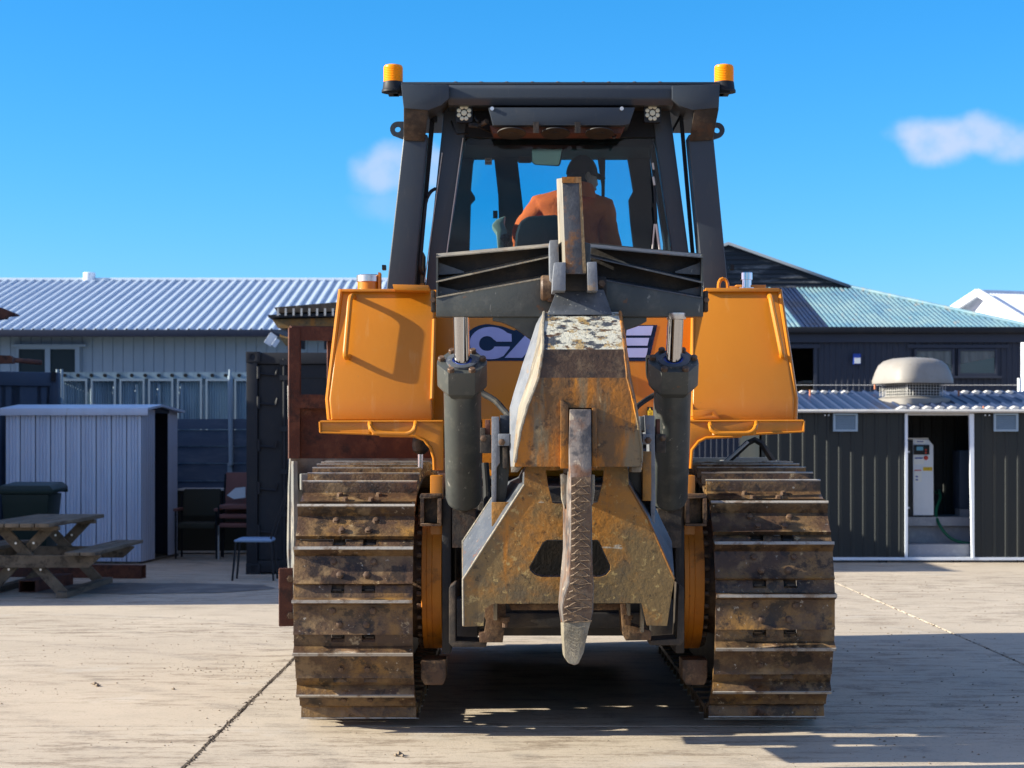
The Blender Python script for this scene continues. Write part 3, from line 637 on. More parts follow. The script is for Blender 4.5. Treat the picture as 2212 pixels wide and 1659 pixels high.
# deck
dk = MB()
dk.poly([(690,911),(694,908),(958,907),(958,1016),(938,1016),(937,990),(930,968),(916,950),(895,942),(820,941),(691,936)],10.22,10.245)
dk.box(XX(693,10.245),XX(958,10.245),10.245,12.2,ZZ(914,10.22),ZZ(908,10.22)); dl = obj('left_deck', dk, M['orange'], dz, bevel=.006)
dk = MB()
dk.poly([(1487,907),(1734,906),(1738,911),(1738,934),(1602,942),(1525,946),(1509,954),(1495,972),(1492,1012),(1480,1012)],10.22,10.245)
dk.box(XX(1487,10.245),XX(1735,10.245),10.245,12.2,ZZ(914,10.22),ZZ(908,10.22)); dr_ = obj('right_deck', dk, M['orange'], dz, bevel=.006)
w = MB(); w.tube([P(691,911,10.215),P(956,910,10.215)],.006,6); w.tube([P(692,934,10.215),P(800,937,10.215)],.006,6); w.tube([P(691,911,10.215),P(692,934,10.215)],.006,6); obj('rim', w, M['orange'], dl)
w = MB(); w.tube([P(1489,910,10.215),P(1736,909,10.215)],.006,6); w.tube([P(1736,932,10.215),P(1605,938,10.215)],.006,6); w.tube([P(1737,909,10.215),P(1736,932,10.215)],.006,6); obj('rim', w, M['orange'], dr_)
w = MB(); w.tube([P(820,941,10.215),P(895,942,10.215),P(916,950,10.215),P(930,968,10.215),P(937,990,10.215),P(938,1015,10.215)],.008,8); obj('arch_rim', w, M['orange'], dl)
w = MB(); w.tube([P(1602,942,10.215),P(1525,946,10.215),P(1509,954,10.215),P(1495,972,10.215),P(1492,1012,10.215)],.008,8); obj('arch_rim', w, M['orange'], dr_)
grab(smoothpath([P(799,913,10.23),P(799,918,10.13),P(803,936,10.12),P(892,938,10.12),P(898,918,10.13),P(898,912,10.23)]), dl, .0125)
grab(smoothpath([P(1534,914,10.23),P(1534,920,10.13),P(1540,937,10.12),P(1628,936,10.12),P(1634,918,10.13),P(1634,912,10.23)]), dr_, .0125)
# tilt cylinder end and chrome rod seen under the left deck
w = MB(); w.lathe(P(909,940,10.9),(0,0,-1),[(0,.03),(.01,.045),(.06,.05),(.09,.045),(.11,.02)],18); tc_ = obj('lift_cylinder', w, M['chain'], dz)
w = MB(); w.cyl(P(908,960,10.9),P(908,1012,10.9),.016); obj('rod', w, M['chrome'], tc_)
# --- decal
def decal():
    Y = 10.62
    def yb(py): return 10.78+(10.62-10.78)*(py-626)/(862-626)-.004
    def pl(pts, off): return [P(a,b,yb(b)-off) for a,b in pts]
    def flat(mb, pts, off):
        q = pl(pts, off); base = len(mb.v); mb.v += q
        for t in tessellate_polygon([[Vector((a,b,0)) for a,b in pts]]): mb.f.append(tuple(base+i for i in t)); mb.m.append(mb.mi)
    def arc(cx, cy, rx, ry, a0, a1, n=16, sk=0): return [(cx+rx*math.cos(R(a0+(a1-a0)*i/n))-sk*math.sin(R(a0+(a1-a0)*i/n)), cy+ry*math.sin(R(a0+(a1-a0)*i/n))) for i in range(n+1)]
    bk = MB()
    flat(bk, [(1004,742)]+arc(1056,740,54,40,180,270,12)+[(1085,705),(1110,714),(1135,704),(1420,702),(1402,780)]+arc(1056,740,54,40,80,180,12), 0)
    de = obj('decal_backing', bk, M['navy'], tank, smooth=False)
    lt_ = MB()
    # C: outer ellipse, inner ellipse
    out = arc(1058,741,50,36,-28,-332,40); inn = arc(1055,741,20,16,-332,-28,26)
    C = [(1105,736),(1105,720)]+arc(1060,739,46,34,-35,-180,20)+arc(1060,741,46,35,-180,-330,20)+[(1101,748.5),(1068,748)]+arc(1052,742,18,14,-335,-40,24)+[(1072,738.5)]
    C = [(1105.5,738),(1105,722)]+arc(1060,739,45,33,-38,-180,18)+arc(1060,742,45,34,180,52,14)+[(1101,752),(1101,748.5),(1069,748.5)]+arc(1052,744,17,14,20,180,12)+arc(1052,742,17,16,180,325,12)+[(1073,738)]
    flat(lt_, C, .004)
    obj('letter', lt_, M['lilac'], tank, smooth=False)
    for pts in ([(1090,773),(1133,726),(1148,705),(1205,705),(1215,773),(1186,773),(1184,760),(1140,760),(1128,773)],
                [(1212,773),(1218,756),(1275,756),(1277,748),(1228,748),(1222,742),(1230,712),(1240,705),(1312,705),(1306,722),(1256,722),(1254,730),(1300,730),(1306,737),(1298,764),(1288,773)],):
        b_ = MB(); flat(b_, pts, .004); obj('letter', b_, M['lilac'], tank, smooth=False)
    b_ = MB()
    flat(b_, [(1326,705),(1411,704),(1406,724.5),(1322,724.5)], .004); flat(b_, [(1320,730),(1402.5,730),(1398.5,746.5),(1316,746.5)], .004); flat(b_, [(1314,752),(1399.5,752),(1395.5,772),(1308,772)], .004)
    obj('letter', b_, M['lilac'], tank, smooth=False)
    b_ = MB(); b_.mi = 0
    flat(b_, [(1398,879),(1410,879),(1410,903),(1398,903)], .002); b_.mi = 1; flat(b_, [(1399,887),(1410,887),(1410,903),(1399,903)], .004); b_.mi = 1; flat(b_, [(1404,880),(1407,886),(1401,886)], .004)
    b_.mi = 0
    for k in range(4): flat(b_, [(1401,889+k*3.3),(1408,889+k*3.3),(1408,890.2+k*3.3),(1401,890.2+k*3.3)], .006)
    obj('warning_label', b_, [M['black'], M['yellow']], tank, smooth=False)
decal()

# --- roll-over frame
YR = 11.3
def post(name, pts): 
    b = MB(); b.poly(pts, YR, YR+.2); return obj(name, b, M['charcoal'], dz, bevel=.012, bseg=3)
post('rops_post', [(833,640),(893,640),(924,290),(872,290)])
post('rops_post', [(1520,640),(1575,640),(1541,290),(1487,290)])
b = MB()      # haunches below the end caps
b.loft([P(872,233,YR-.12),P(925,236,YR-.12),P(925,236,YR+.2),P(872,233,YR+.2)],[P(872,303,YR-.015),P(918,305,YR-.015),P(918,305,YR+.2),P(872,303,YR+.2)]); obj('rops_haunch', b, M['charcoal_dusty'], dz, bevel=.006)
b = MB(); b.loft([P(1500,236,YR-.12),P(1553,233,YR-.12),P(1553,233,YR+.2),P(1500,236,YR+.2)],[P(1489,305,YR-.015),P(1540,302,YR-.015),P(1540,302,YR+.2),P(1489,305,YR+.2)]); obj('rops_haunch', b, M['charcoal_dusty'], dz, bevel=.006)
b = MB(); b.poly([(866,182),(970,183),(970,213),(952,228),(925,238),(872,234)], YR-.13, YR+.22); obj('rops_end_cap', b, M['charcoal'], dz, bevel=.006)
b = MB(); b.poly([(1452,184),(1555,182),(1553,233),(1495,238),(1468,228),(1452,214)], YR-.13, YR+.22); obj('rops_end_cap', b, M['charcoal'], dz, bevel=.006)
b = MB(); z0, z1 = ZZ(232,YR), ZZ(187,YR); b.rings([[(x,YR-.08,z1-.005),(x,YR-.1,z1-.03),(x,YR-.1,z0+.035),(x,YR-.07,z0),(x,YR+.12,z0),(x,YR+.15,z1)] for x in (XX(969,YR),XX(1453,YR))]); obj('rops_cross_beam', b, M['charcoal'], dz, bevel=.008)
b = MB(); b.box(XX(868,YR),XX(1554,YR),YR-.06,13.0,ZZ(187,YR),ZZ(181,YR)); rp = obj('canopy_roof', b, M['charcoal'], dz, bevel=.004)
for k in range(9):
    b = MB(); x = XX(985+k*55,YR); b.lathe((x,YR-.03,ZZ(181,YR)),(0,0,1),[(0,.012),(.006,.012)],8)
    obj('roof_bolt', b, M['bolt'], rp)
for sgn, cx, cy in ((-1,859,279),(1,1549,281)):
    b = MB(); Y = YR+.06; c = P(cx,cy,Y); ro, ri = .046, .018
    if sgn < 0: outl = [(c.x+ro*math.cos(R(a)), c.z+ro*math.sin(R(a))) for a in range(90,250,20)]+[(XX(876,Y),ZZ(302,Y)),(XX(876,Y),c.z+ro)]
    else: outl = [(c.x+ro*math.cos(R(a)), c.z+ro*math.sin(R(a))) for a in range(-70,91,20)]+[(XX(1532,Y),c.z+ro),(XX(1532,Y),ZZ(304,Y))]
    b.holes(outl, [[(c.x+ri*math.cos(R(a)), c.z+ri*math.sin(R(a))) for a in range(0,360,24)]], Y, Y+.03); obj('lifting_eye', b, M['charcoal'], dz)
for cx in (849.5, 1564):
    b = MB(); base = P(cx,200,YR+.05); b.lathe(base,(0,0,1),[(0,.070),(.012,.070),(.02,.064),(.055,.060),(.062,.058)],28); bb = obj('beacon', b, M['black'], dz)
    b = MB(); prof = [(.060,.056)]
    for k in range(9): prof += [(.064+k*.010,.0585),(.069+k*.010,.0565)]
    prof += [(.155,.056),(.162,.050),(.164,.03)]; b.lathe(base,(0,0,1),prof,28); obj('lens', b, M['amber'], bb)
    b = MB(); b.box(base.x-.03,base.x+.03,YR+.0,YR+.12,base.z-.012,base.z); b.box(min(base.x, base.x+(.06 if cx < 1000 else -.06)),max(base.x, base.x+(.06 if cx < 1000 else -.06)),YR+.02,YR+.10,base.z-.012,base.z-.002); obj('bracket', b, M['black'], bb)

# --- cab
YC = 11.42; YF = 12.9
b = MB(); b.poly([(960,228),(1012,228),(1003,300),(964,560),(964,640),(917,640)], YC, YC+.1); obj('cab_pillar', b, M['charcoal'], dz, bevel=.01)
b = MB(); b.poly([(1408,228),(1446,228),(1490,560),(1492,640),(1456,640),(1455,560),(1416,300)], YC, YC+.1); obj('cab_pillar', b, M['charcoal'], dz, bevel=.01)
b = MB(); b.poly([(1004,228),(1416,228),(1420,296),(1001,296)], YC+.012, YC+.1); obj('cab_header', b, M['dark_trim'], dz)
b = MB(); b.poly([(960,548),(1460,548),(1462,640),(958,640)], YC+.012, YC+.1); obj('cab_rear_panel', b, M['dark_trim'], dz)
b = MB(); b.poly([(1002,296),(1418,296),(1454,548),(966,548)], YC+.045, YC+.052); obj('rear_window', b, M['glass'], dz, smooth=False)
for path in ([(1000,298),(965,546)],[(955,330),(917,610)]):
    b = MB(); b.tube([P(path[0][0],path[0][1],YC-.01),P(path[1][0],path[1][1],YC-.01)],.0032,6); obj('seal_glint', b, M['paleedge'], dz)  # pale tube paints the reflection along the window seal
# roof and floor, side walls
xl, xr = XX(962,YC), XX(1446,YC)
b = MB(); b.box(xl,xr,YC+.1,YF+.1,ZZ(262,YC),ZZ(232,YC)); obj('cab_roof', b, M['dark_trim'], dz, bevel=.02)
xl2, xr2 = XX(922,YC), XX(1490,YC)
b = MB(); b.box(xl2,xr2,YC+.1,YF+.1,1.5,ZZ(556,YC)); obj('cab_base', b, M['charcoal'], dz, bevel=.02)
# front wall with three windows
b = MB()
fw = [(1028,327),(1066,328),(1076,420),(1080,545),(1014,545),(1017,440),(1026,430),(1026,425),(1017,411),(1022,351)]
fm = [(1118,347),(1180,347),(1290,330),(1300,400),(1300,500),(1296,545),(1142,545),(1130,451)]
fr_ = [(1308,330),(1312,327),(1350,327),(1354,330),(1361,370),(1368,412),(1358,431),(1362,480),(1370,545),(1304,545)]
b.polyh([(985,270),(1395,270),(1440,640),(950,640)], [fw[::-1], fm[::-1], fr_[::-1]], YF, YF+.06); obj('cab_front_frame', b, M['dark_trim'], dz)
b = MB(); b.poly([(1008,300),(1375,300),(1385,548),(1008,548)], YF+.065, YF+.07); obj('front_window', b, M['glass_clear'], dz, smooth=False)
for s_, xa, xb in ((-1, (1003,964), (990,955)), (1, (1414,1452), (1395,1432))):
    b = MB()     # side wall: lower door panel, mid rail, upper rail
    def sw(py0, py1, px0a, px0b, px1a, px1b, t=.03):
        A = P(px0a,py0,YC+.1); B = P(px1a,py0,YF); C_ = P(px1b,py1,YF); D = P(px0b,py1,YC+.1); q = Vector((t*s_,0,0))
        b.loft([A,B,C_,D],[A+q,B+q,C_+q,D+q])
    sw(262,306,xa[0],xa[0],xb[0],xb[0]); sw(500,560,xa[1]+4*(-s_),xa[1],xb[1],xb[1])
    obj('side_wall', b, M['dark_trim'], dz)
    b = MB(); A = P(xa[0],300,YC+.11); B = P(xb[0],300,YF-.01); C_ = P(xb[1],520,YF-.01); D = P(xa[1],520,YC+.11); q = Vector((.004*s_,0,0)); b.loft([A,B,C_,D],[A+q,B+q,C_+q,D+q]); obj('side_window', b, M['glass_side'], dz, smooth=False)
    b = MB(); b.beam(P((xa[0]+xb[0])/2-s_*1,290,12.1),P((xa[1]+xb[1])/2,545,12.1),.03,.14,(0,1,0)); obj('door_pillar', b, M['dark_trim'], dz)
# headliner strip
b = MB(); b.pbox(1005,1412,290,314,YC+.35,YC+.5); obj('headliner', b, M['dark_trim'], dz, bevel=.01)
# air conditioning unit under the beam
b = MB(); b.poly([(1055,232),(1372,232),(1360,268),(1345,271),(1065,271)], YC-.26, YC-.02); ac = obj('condenser_box', b, M['charcoal'], dz, bevel=.006)
b = MB(); b.poly([(1058,271),(1352,271),(1342,288),(1066,288)], YC-.20, YC-.02); obj('fan_tray', b, M['rust'], ac)
for k, cx in enumerate((1105,1200,1295)):
    b = MB(); c = P(cx,287,YC-.22); b.lathe(c,(0,-.25,-1),[(0,.085),(.006,.085),(.008,.03),(.012,.03)],20); obj('fan', b, M['greydark'], ac)
for cx in (1158, 1248):
    b = MB(); b.pbox(cx-6,cx+6,263,287,YC-.285,YC-.262); obj('strap', b, M['charcoal_dusty'], ac)
for cx, r in ((1063,.012),(1343,.012)):
    b = MB(); b.lathe(P(cx,235,YC-.262),(0,-1,0),[(0,r),(.008,r)],8); obj('bolt', b, M['alu'], ac)
for path in ([(1010,266),(1030,272),(1060,286),(1100,290),(1160,276)],[(1150,278),(1190,290),(1240,286),(1300,278)],[(1020,240),(1030,262),(1050,268)],[(1320,286),(1326,300),(1334,286)],[(975,262),(985,290),(1010,288)]):
    b = MB(); b.tube(smoothpath([P(x,y,YC-.03-.18*(i%2)) for i,(x,y) in enumerate(path)]),.006,6); obj('cable', b, M['rubber'], dz)
b = MB(); b.tube([P(1014,270,YC-.12),P(1035,271,YC-.14),P(1052,262,YC-.2)],.016,8); obj('hose_elbow', b, M['charcoal_dusty'], dz)
for cx in (1002.5, 1409.5):
    Yl = YC-.14
    b = MB(); c = P(cx,244,Yl); s2 = .05
    pr = [(c.x+sx_*(s2-.012)+.012*math.cos(R(a)), c.z+sz_*(s2-.006)+.012*math.sin(R(a))) for sx_,sz_,a0 in ((1,1,0),(-1,1,90),(-1,-1,180),(1,-1,270)) for a in range(a0,a0+91,30)]
    b.holes(pr,[],Yl,Yl+.05); lm = obj('work_lamp', b, M['black'], dz, bevel=.003)
    for k in range(9):
        if k == 8: p = (0,0); r = .017
        else: a = R(22.5+45*k); p = (.033*math.cos(a), .036*math.sin(a)); r = .0125
        b = MB(); b.lathe((c.x+p[0],Yl-.001,c.z+p[1]),(0,-1,0),[(0,r),(.004,r),(.006,r*.6)],12); ln = obj('lens', b, M['lens'], lm)
# narrow dark door edges and hand rail between cab and roll-over posts
b = MB(); b.beam(P(936,236,11.5),P(900,640,11.5),.028,.03,(0,1,0)); obj('door_edge', b, M['black'], dz)
b = MB(); b.beam(P(1470,236,11.5),P(1504,640,11.5),.022,.03,(0,1,0)); obj('door_edge', b, M['black'], dz)
b = MB(); b.beam(P(1448,290,11.48),P(1476,240,11.5),.012,.012); obj('stay', b, M['black'], dz)
b = MB(); b.poly([(938,240),(945,242),(944,262),(938,264),(934,258)],11.46,11.5); obj('catch', b, M['black'], dz)
b = MB(); b.tube(smoothpath([P(940,408,YC-.02),P(928,414,YC-.08),P(918,440,YC-.08),P(905,585,YC-.08),P(914,592,YC-.02)]),.011,8); obj('hand_rail', b, M['black'], dz)
b = MB(); b.pbox(895,915,545,612,11.6,11.9); obj('side_bracket', b, M['charcoal_dusty'], dz)
for cx, cy in ((829,578),(1582,578)):
    b = MB(); b.pbox(cx-4,cx+4,cy-6,cy+4,YR+.05,YR+.12); obj('post_lug', b, M['black'], dz)
# no smoking sticker, dash box, console, mirror, wiper
Ys = YF-.012
b = MB(); b.mi = 0; b.pbox(1047.5,1062.5,330,356,Ys,Ys+.003)
c = P(1055,341,Ys-.001); b.mi = 1
n = 20; ro, ri = .017, .0125
b.holes([(c.x+ro*math.cos(2*PI*k/n), c.z+ro*math.sin(2*PI*k/n)) for k in range(n)],[[(c.x+ri*math.cos(2*PI*k/n), c.z+ri*math.sin(2*PI*k/n)) for k in range(n)]],Ys-.002,Ys-.001)
b.beam((c.x-.012,Ys-.0015,c.z+.012),(c.x+.012,Ys-.0015,c.z-.012),.001,.003,(0,1,0)); b.pbox(1049,1061,351,353,Ys-.002,Ys-.001)
obj('no_smoking_sticker', b, [M['paleedge'], M['brownvinyl']], dz, smooth=False)
b = MB(); b.pbox(1065,1075,455,470,YF-.1,YF-.05); obj('switch_box', b, M['black'], dz)
b = MB(); b.poly([(1062,486),(1072,474),(1092,466),(1088,480),(1096,500),(1098,530),(1076,548),(1072,500)],12.2,12.45); cs = obj('side_console', b, M['consol'], dz, bevel=.01)
b = MB(); b.tube([P(1092,548,12.1),P(1092,520,12.1)],.012,8); b.lathe(P(1092,522,12.1),(0,0,1),[(0,.02),(.02,.035),(.04,.03),(.05,.01)],12); obj('lever', b, M['black'], cs)
Tm = Matrix.Translation(P(1182,335,12.3)) @ Matrix.Rotation(R(8),4,'X') @ Matrix.Translation(-P(1182,335,12.3))
b = MB(); b.poly([(1147,318),(1218,316),(1211,354),(1207,359),(1156,356),(1148,350)],12.3,12.33); b.v = [Tm @ v for v in b.v]; mr_ = obj('rear_view_mirror', b, M['black'], dz, bevel=.008)
b = MB(); b.poly([(1149,320),(1214,319),(1208,353),(1204,356),(1157,354),(1150,349)],12.288,12.292); b.v = [Tm @ v for v in b.v]; obj('mirror_glass', b, M['mirror'], mr_, smooth=False)
b = MB(); b.pbox(1120,1147,338,350,12.8,12.85); obj('sun_blind', b, M['charcoal_dusty'], dz)
Yw = YC-.0
b = MB(); b.tube([P(1420,540,Yw),P(1416,480,Yw-.02),P(1413,440,Yw-.03)],.006,6); b.tube([P(1410,356,Yw),P(1413,402,Yw-.02),P(1417,455,Yw-.03),P(1418,475,Yw-.02)],.007,6); wi = obj('window_wiper', b, M['black'], dz)
b = MB(); b.tube([P(1414,484,Yw-.03),P(1409,540,Yw-.02)],.005,6); b.tube([P(1417,484,Yw-.03),P(1425,540,Yw-.02)],.007,6); obj('wiper_arm', b, M['paleedge'], wi)
b = MB(); b.tube([P(1410,352,Yw-.03),P(1412,366,Yw-.03)],.006,6); b.tube([P(1411,382,Yw-.035),P(1414,400,Yw-.035)],.007,6); obj('wiper_clip', b, M['paleedge'], wi)
# operator seat
b = MB(); ring = []
Yq = 12.0
b.rings([[Vector((XX(x,Yq),Yq+dy,ZZ(y,Yq))) for x,y in ((1110,560),(1114,505),(1122,478),(1140,466),(1200,463),(1214,468),(1222,485),(1228,560))] for dy in (0,.12)])
seat = obj('operator_seat', b, M['seat'], dz, bevel=.03, bseg=3)
b = MB(); b.box(XX(1105,12.1),XX(1330,12.1),12.1,12.6,2.42,2.58); obj('cushion', b, M['seat'], seat, bevel=.04, bseg=3)

#@@RIPPER
# --- ripper
YW = 9.3
# rear beam: two wings of shelves
for sgn in (-1, 1):
    w = MB()
    if sgn < 0: xo, xi_, l1, l2, l3 = 942, 1196, ((548,525),), ((602,546),), ((636,590),)
    else: xo, xi_, l1, l2, l3 = 1519, 1276, ((549,527),), ((604,548),), ((637,593),)
    bk = MB()
    bk.poly([(xo,548),(xi_,524),(xi_,680),(xo,680)], 9.42, 9.46); 
    wing = obj('beam_wing', bk, M['greydark'], dz, bevel=.003, label='dark grey shelf-like wing of the raised ripper beam')  # back plate darkened to paint the shade inside the pockets
    for (a, b_) in (l1[0], l2[0], l3[0]):
        s = MB()
        A = [P(xo,a+6,YW), P(xi_,b_+6,YW), P(xi_,b_+8.5,YW), P(xo,a+8.5,YW)]
        B = [P(xo,a,YW+.12), P(xi_,b_,YW+.12), P(xi_,b_+6,YW+.12), P(xo,a+6,YW+.12)]
        s.loft(A,B); obj('shelf', s, M['worn_sunlit'] if sgn < 0 else M['ripper_blue'], wing)  # left shelves paler, painting the sun that falls on that wing
    s = MB(); s.poly([(xo,l3[0][0]+6.5),(xi_,l3[0][1]+6.5),(xi_,684),(xo,684)], YW+.004, YW+.10)
    obj('face_plate', s, M['ripper'], wing, bevel=.003)
    s = MB(); q = 1 if sgn < 0 else -1
    s.poly([(xo,549),(xo+q*4,549),(xo+q*4,683),(xo,683)], YW+.01, YW+.15); obj('end_plate', s, M['ripper'], wing)
    s = MB(); xx = sorted((xo-q*2, xo-q*11)); s.pbox(xx[0],xx[1],628,673,YW+.03,YW+.1); ep = obj('end_block', s, M['charcoal_dusty'], wing, bevel=.004)
    s = MB(); s.lathe(P(xo-q*7,648,YW+.03),(0,-1,0),[(0,.014),(.012,.014)],6); obj('bolt', s, M['bolt'], ep)
    # slanting gussets in the pockets
    for (ya, yb) in ((566,590),(618,634)):
        s = MB(); s.poly([(xo+q*3,ya),(xo+q*60,yb-4),(xo+q*60,yb),(xo+q*3,yb+4)], YW+.07, YW+.11); obj('gusset', s, M['ripper_blue'], wing)
    # inner lug and pin
    px0, px1 = (1168,1200) if sgn < 0 else (1286,1310)
    if sgn < 0:
        s = MB(); s.pbox(1183,1200,597,651,YW-.06,YW+.0); lg = obj('pin_lug', s, M['bolt'], dz, bevel=.006)
        s = MB(); s.lathe(P(1168,622,YW-.03),(1,0,0),[(0,.055),(.01,.062),(.05,.062)],20); obj('pin', s, M['bolt'], lg)
        s = MB(); s.lathe(P(1191,613,YW-.06),(0,-1,0),[(0,.021),(.004,.021),(.005,.015),(.02,.015)],6); obj('bolt', s, M['bolt'], lg)
    else:
        s = MB(); s.pbox(1288,1310,597,640,YW-.03,YW+.0); lg = obj('pin_lug', s, M['greydark'], dz, bevel=.006)
        s = MB(); s.lathe(P(1299,613,YW-.03),(0,-1,0),[(0,.021),(.004,.021),(.005,.015),(.02,.015)],6); obj('bolt', s, M['bolt'], lg)
b = MB(); b.poly([(1064,683),(1064,692),(1085,696),(1112,708),(1145,732),(1150,760),(1350,745),(1354,712),(1378,704),(1397,694),(1397,683)],9.33,9.39); obj('curved_gusset', b, M['ripper'], dz, bevel=.003)
b = MB(); b.poly([(1187,519),(1206,518),(1209,600),(1200,612),(1188,600)],9.05,9.3); obj('clevis_plate', b, M['wornlight'], dz, bevel=.005)
b = MB(); b.poly([(1258,522),(1276,526),(1276,620),(1262,620)],9.12,9.4); obj('clevis_plate', b, M['ripper'], dz, bevel=.005)
# tall upper shank
b = MB(); b.loft([P(1214,384,8.9),P(1255,383,8.9),P(1266,592,8.9),P(1222,592,8.9)],[P(1202,386,9.22),P(1245,386,9.22),P(1256,592,9.22),P(1208,592,9.22)])
us = obj('upper_shank', b, M['upshank'], dz, bevel=.004, label='tall rust edged shank bar standing up through the ripper')
b = MB(); b.poly([(1213.6,382),(1255.4,382),(1256.3,395),(1214,395)],8.895,8.9); b.poly([(1251,395),(1256.3,395),(1266.3,590),(1259,590)],8.896,8.899); obj('rust_band', b, M['ripper_boot'], us); left_faces(us, M['worn_sunlit'])  # paler steel paints the sunlit left side of the shank
b = MB(); b.poly([(1197,567),(1222,566),(1222,628),(1193,628),(1194,600)],8.88,9.1); obj('clevis_plate', b, M['wornlight'], dz, bevel=.005)
b = MB(); b.poly([(1268,566),(1289,565),(1292,628),(1270,628)],8.88,9.1); obj('clevis_plate', b, M['wornlight'], dz, bevel=.005)
b = MB(); b.poly([(1222,589),(1269,589),(1270,628),(1222,628)],9.0,9.15); obj('shank_pocket', b, M['greydark'], dz)
b = MB(); b.loft([P(1203,626,9.02),P(1304,626,9.02),P(1323,680,8.96),P(1182,680,8.96)],[P(1203,626,9.3),P(1304,626,9.3),P(1323,680,9.3),P(1182,680,9.3)]); obj('tapered_block', b, M['ripper_blue'], dz, bevel=.005)
# boot
lv = [674,700,728,754.5,786,816,848,881,907,933,971,1008]
Lf = [1175,1173,1173,1173,1168,1162.7,1151,1138,1131,1124,1117,1111]
Rf = [1340,1343,1346,1349.5,1353,1356,1364,1372,1377,1381,1386,1385]
Yf = [9.0,8.90,8.82,8.765,8.76,8.755,8.75,8.75,8.75,8.745,8.745,8.745]
OL = [1172,1158,1149,1140,1129,1120,1110,1101,1101,1101,1101,1103]
OR = [1343,1348,1352,1355,1360,1364,1371,1377,1381,1386,1389,1388]
b = MB()
for i in range(len(lv)-1):
    a, c = i, i+1
    b.mi = 0 if lv[c] <= 755 else (1 if lv[c] <= 816 else 2)
    def q(xa, xb, ya, yb, za, zb):
        pass
    if lv[a] >= 881:
        b.quad(P(Lf[a],lv[a],Yf[a]),P(1228,lv[a],Yf[a]),P(1228,lv[c],Yf[c]),P(Lf[c],lv[c],Yf[c]))
        b.quad(P(1279,lv[a],Yf[a]),P(Rf[a],lv[a],Yf[a]),P(Rf[c],lv[c],Yf[c]),P(1279,lv[c],Yf[c]))
        for x in (1228,1279): b.quad(P(x,lv[a],Yf[a]),P(x,lv[c],Yf[c]),P(x,lv[c],Yf[c])+Vector((0,.3,0)),P(x,lv[a],Yf[a])+Vector((0,.3,0)))
    else:
        n = 4
        for k in range(n):
            t0, t1 = k/n, (k+1)/n
            b.quad(*[P(Lf[r]+(Rf[r]-Lf[r])*t, lv[r], Yf[r]) for r, t in ((a,t0),(a,t1),(c,t1),(c,t0))])
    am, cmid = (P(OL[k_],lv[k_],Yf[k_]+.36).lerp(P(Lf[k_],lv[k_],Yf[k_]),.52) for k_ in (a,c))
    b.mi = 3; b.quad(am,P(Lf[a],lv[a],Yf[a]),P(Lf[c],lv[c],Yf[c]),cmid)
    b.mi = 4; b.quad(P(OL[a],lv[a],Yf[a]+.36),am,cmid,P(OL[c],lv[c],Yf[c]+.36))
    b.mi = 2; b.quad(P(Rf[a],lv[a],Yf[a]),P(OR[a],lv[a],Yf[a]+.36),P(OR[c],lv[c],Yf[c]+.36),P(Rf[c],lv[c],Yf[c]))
b.mi = 2
b.quad(P(OL[0],lv[0],Yf[0]+.36),P(OR[0],lv[0],Yf[0]+.36),P(Rf[0],lv[0],Yf[0]),P(Lf[0],lv[0],Yf[0]))
b.quad(P(OL[-1],lv[-1],Yf[-1]+.36),P(Lf[-1],lv[-1],Yf[-1]),P(1228,lv[-1],Yf[-1]),P(1228,lv[-1],Yf[-1]+.36))
b.quad(P(1279,lv[-1],Yf[-1]),P(Rf[-1],lv[-1],Yf[-1]),P(OR[-1],lv[-1],Yf[-1]+.36),P(1279,lv[-1],Yf[-1]+.36))
b.quad(P(1228,881,8.75),P(1279,881,8.75),P(1279,881,8.75)+Vector((0,.3,0)),P(1228,881,8.75)+Vector((0,.3,0)))
b.quad(P(1228,881,8.75)+Vector((0,.3,0)),P(1279,881,8.75)+Vector((0,.3,0)),P(1279,1008,8.75)+Vector((0,.3,0)),P(1228,1008,8.75)+Vector((0,.3,0)))
boot = obj('ripper_boot', b, [M['boot_white'], M['boot_dark'], M['ripper_boot'], M['worn_sunlit'], M['wornlight']], dz, smooth=False, label='tapered rusty boot with chipped white paint on its nose')
b = MB(); b.poly([(1211,864),(1214,862),(1228,876),(1228,1012),(1211,1012)],8.715,8.75); b.poly([(1279,881),(1290,881),(1290,1012),(1279,1012)],8.73,8.75); obj('slot_rib', b, M['ripper_boot'], boot, bevel=.003)
for q_ in ([(1104,1008),(1128,1008),(1118,1020),(1104,1020)],[(1364,1008),(1387,1008),(1385,1020),(1364,1020)]):
    b = MB(); b.poly(q_,8.8,9.0); obj('boot_foot', b, M['worn_sunlit'], boot, bevel=.003)
for pts in ([(L_, y_, Y_) for L_, y_, Y_ in zip(Lf, lv, Yf)], [(L_, y_, Y_) for L_, y_, Y_ in zip(Rf, lv, Yf)]):
    b = MB(); path = []
    for i in range(len(pts)-1):
        for k in range(4):
            t = k/4; p = P(*[pts[i][j]+(pts[i+1][j]-pts[i][j])*t for j in range(3)]); path.append(p+Vector((random.uniform(-.001,.001),random.uniform(-.002,.001),0)))
    b.tube(path, [random.uniform(.006,.0085) for _ in path], 6); obj('weld_seam', b, M['worn_sunlit'] if pts[0][0] < 1200 else M['ripper_boot'], boot)
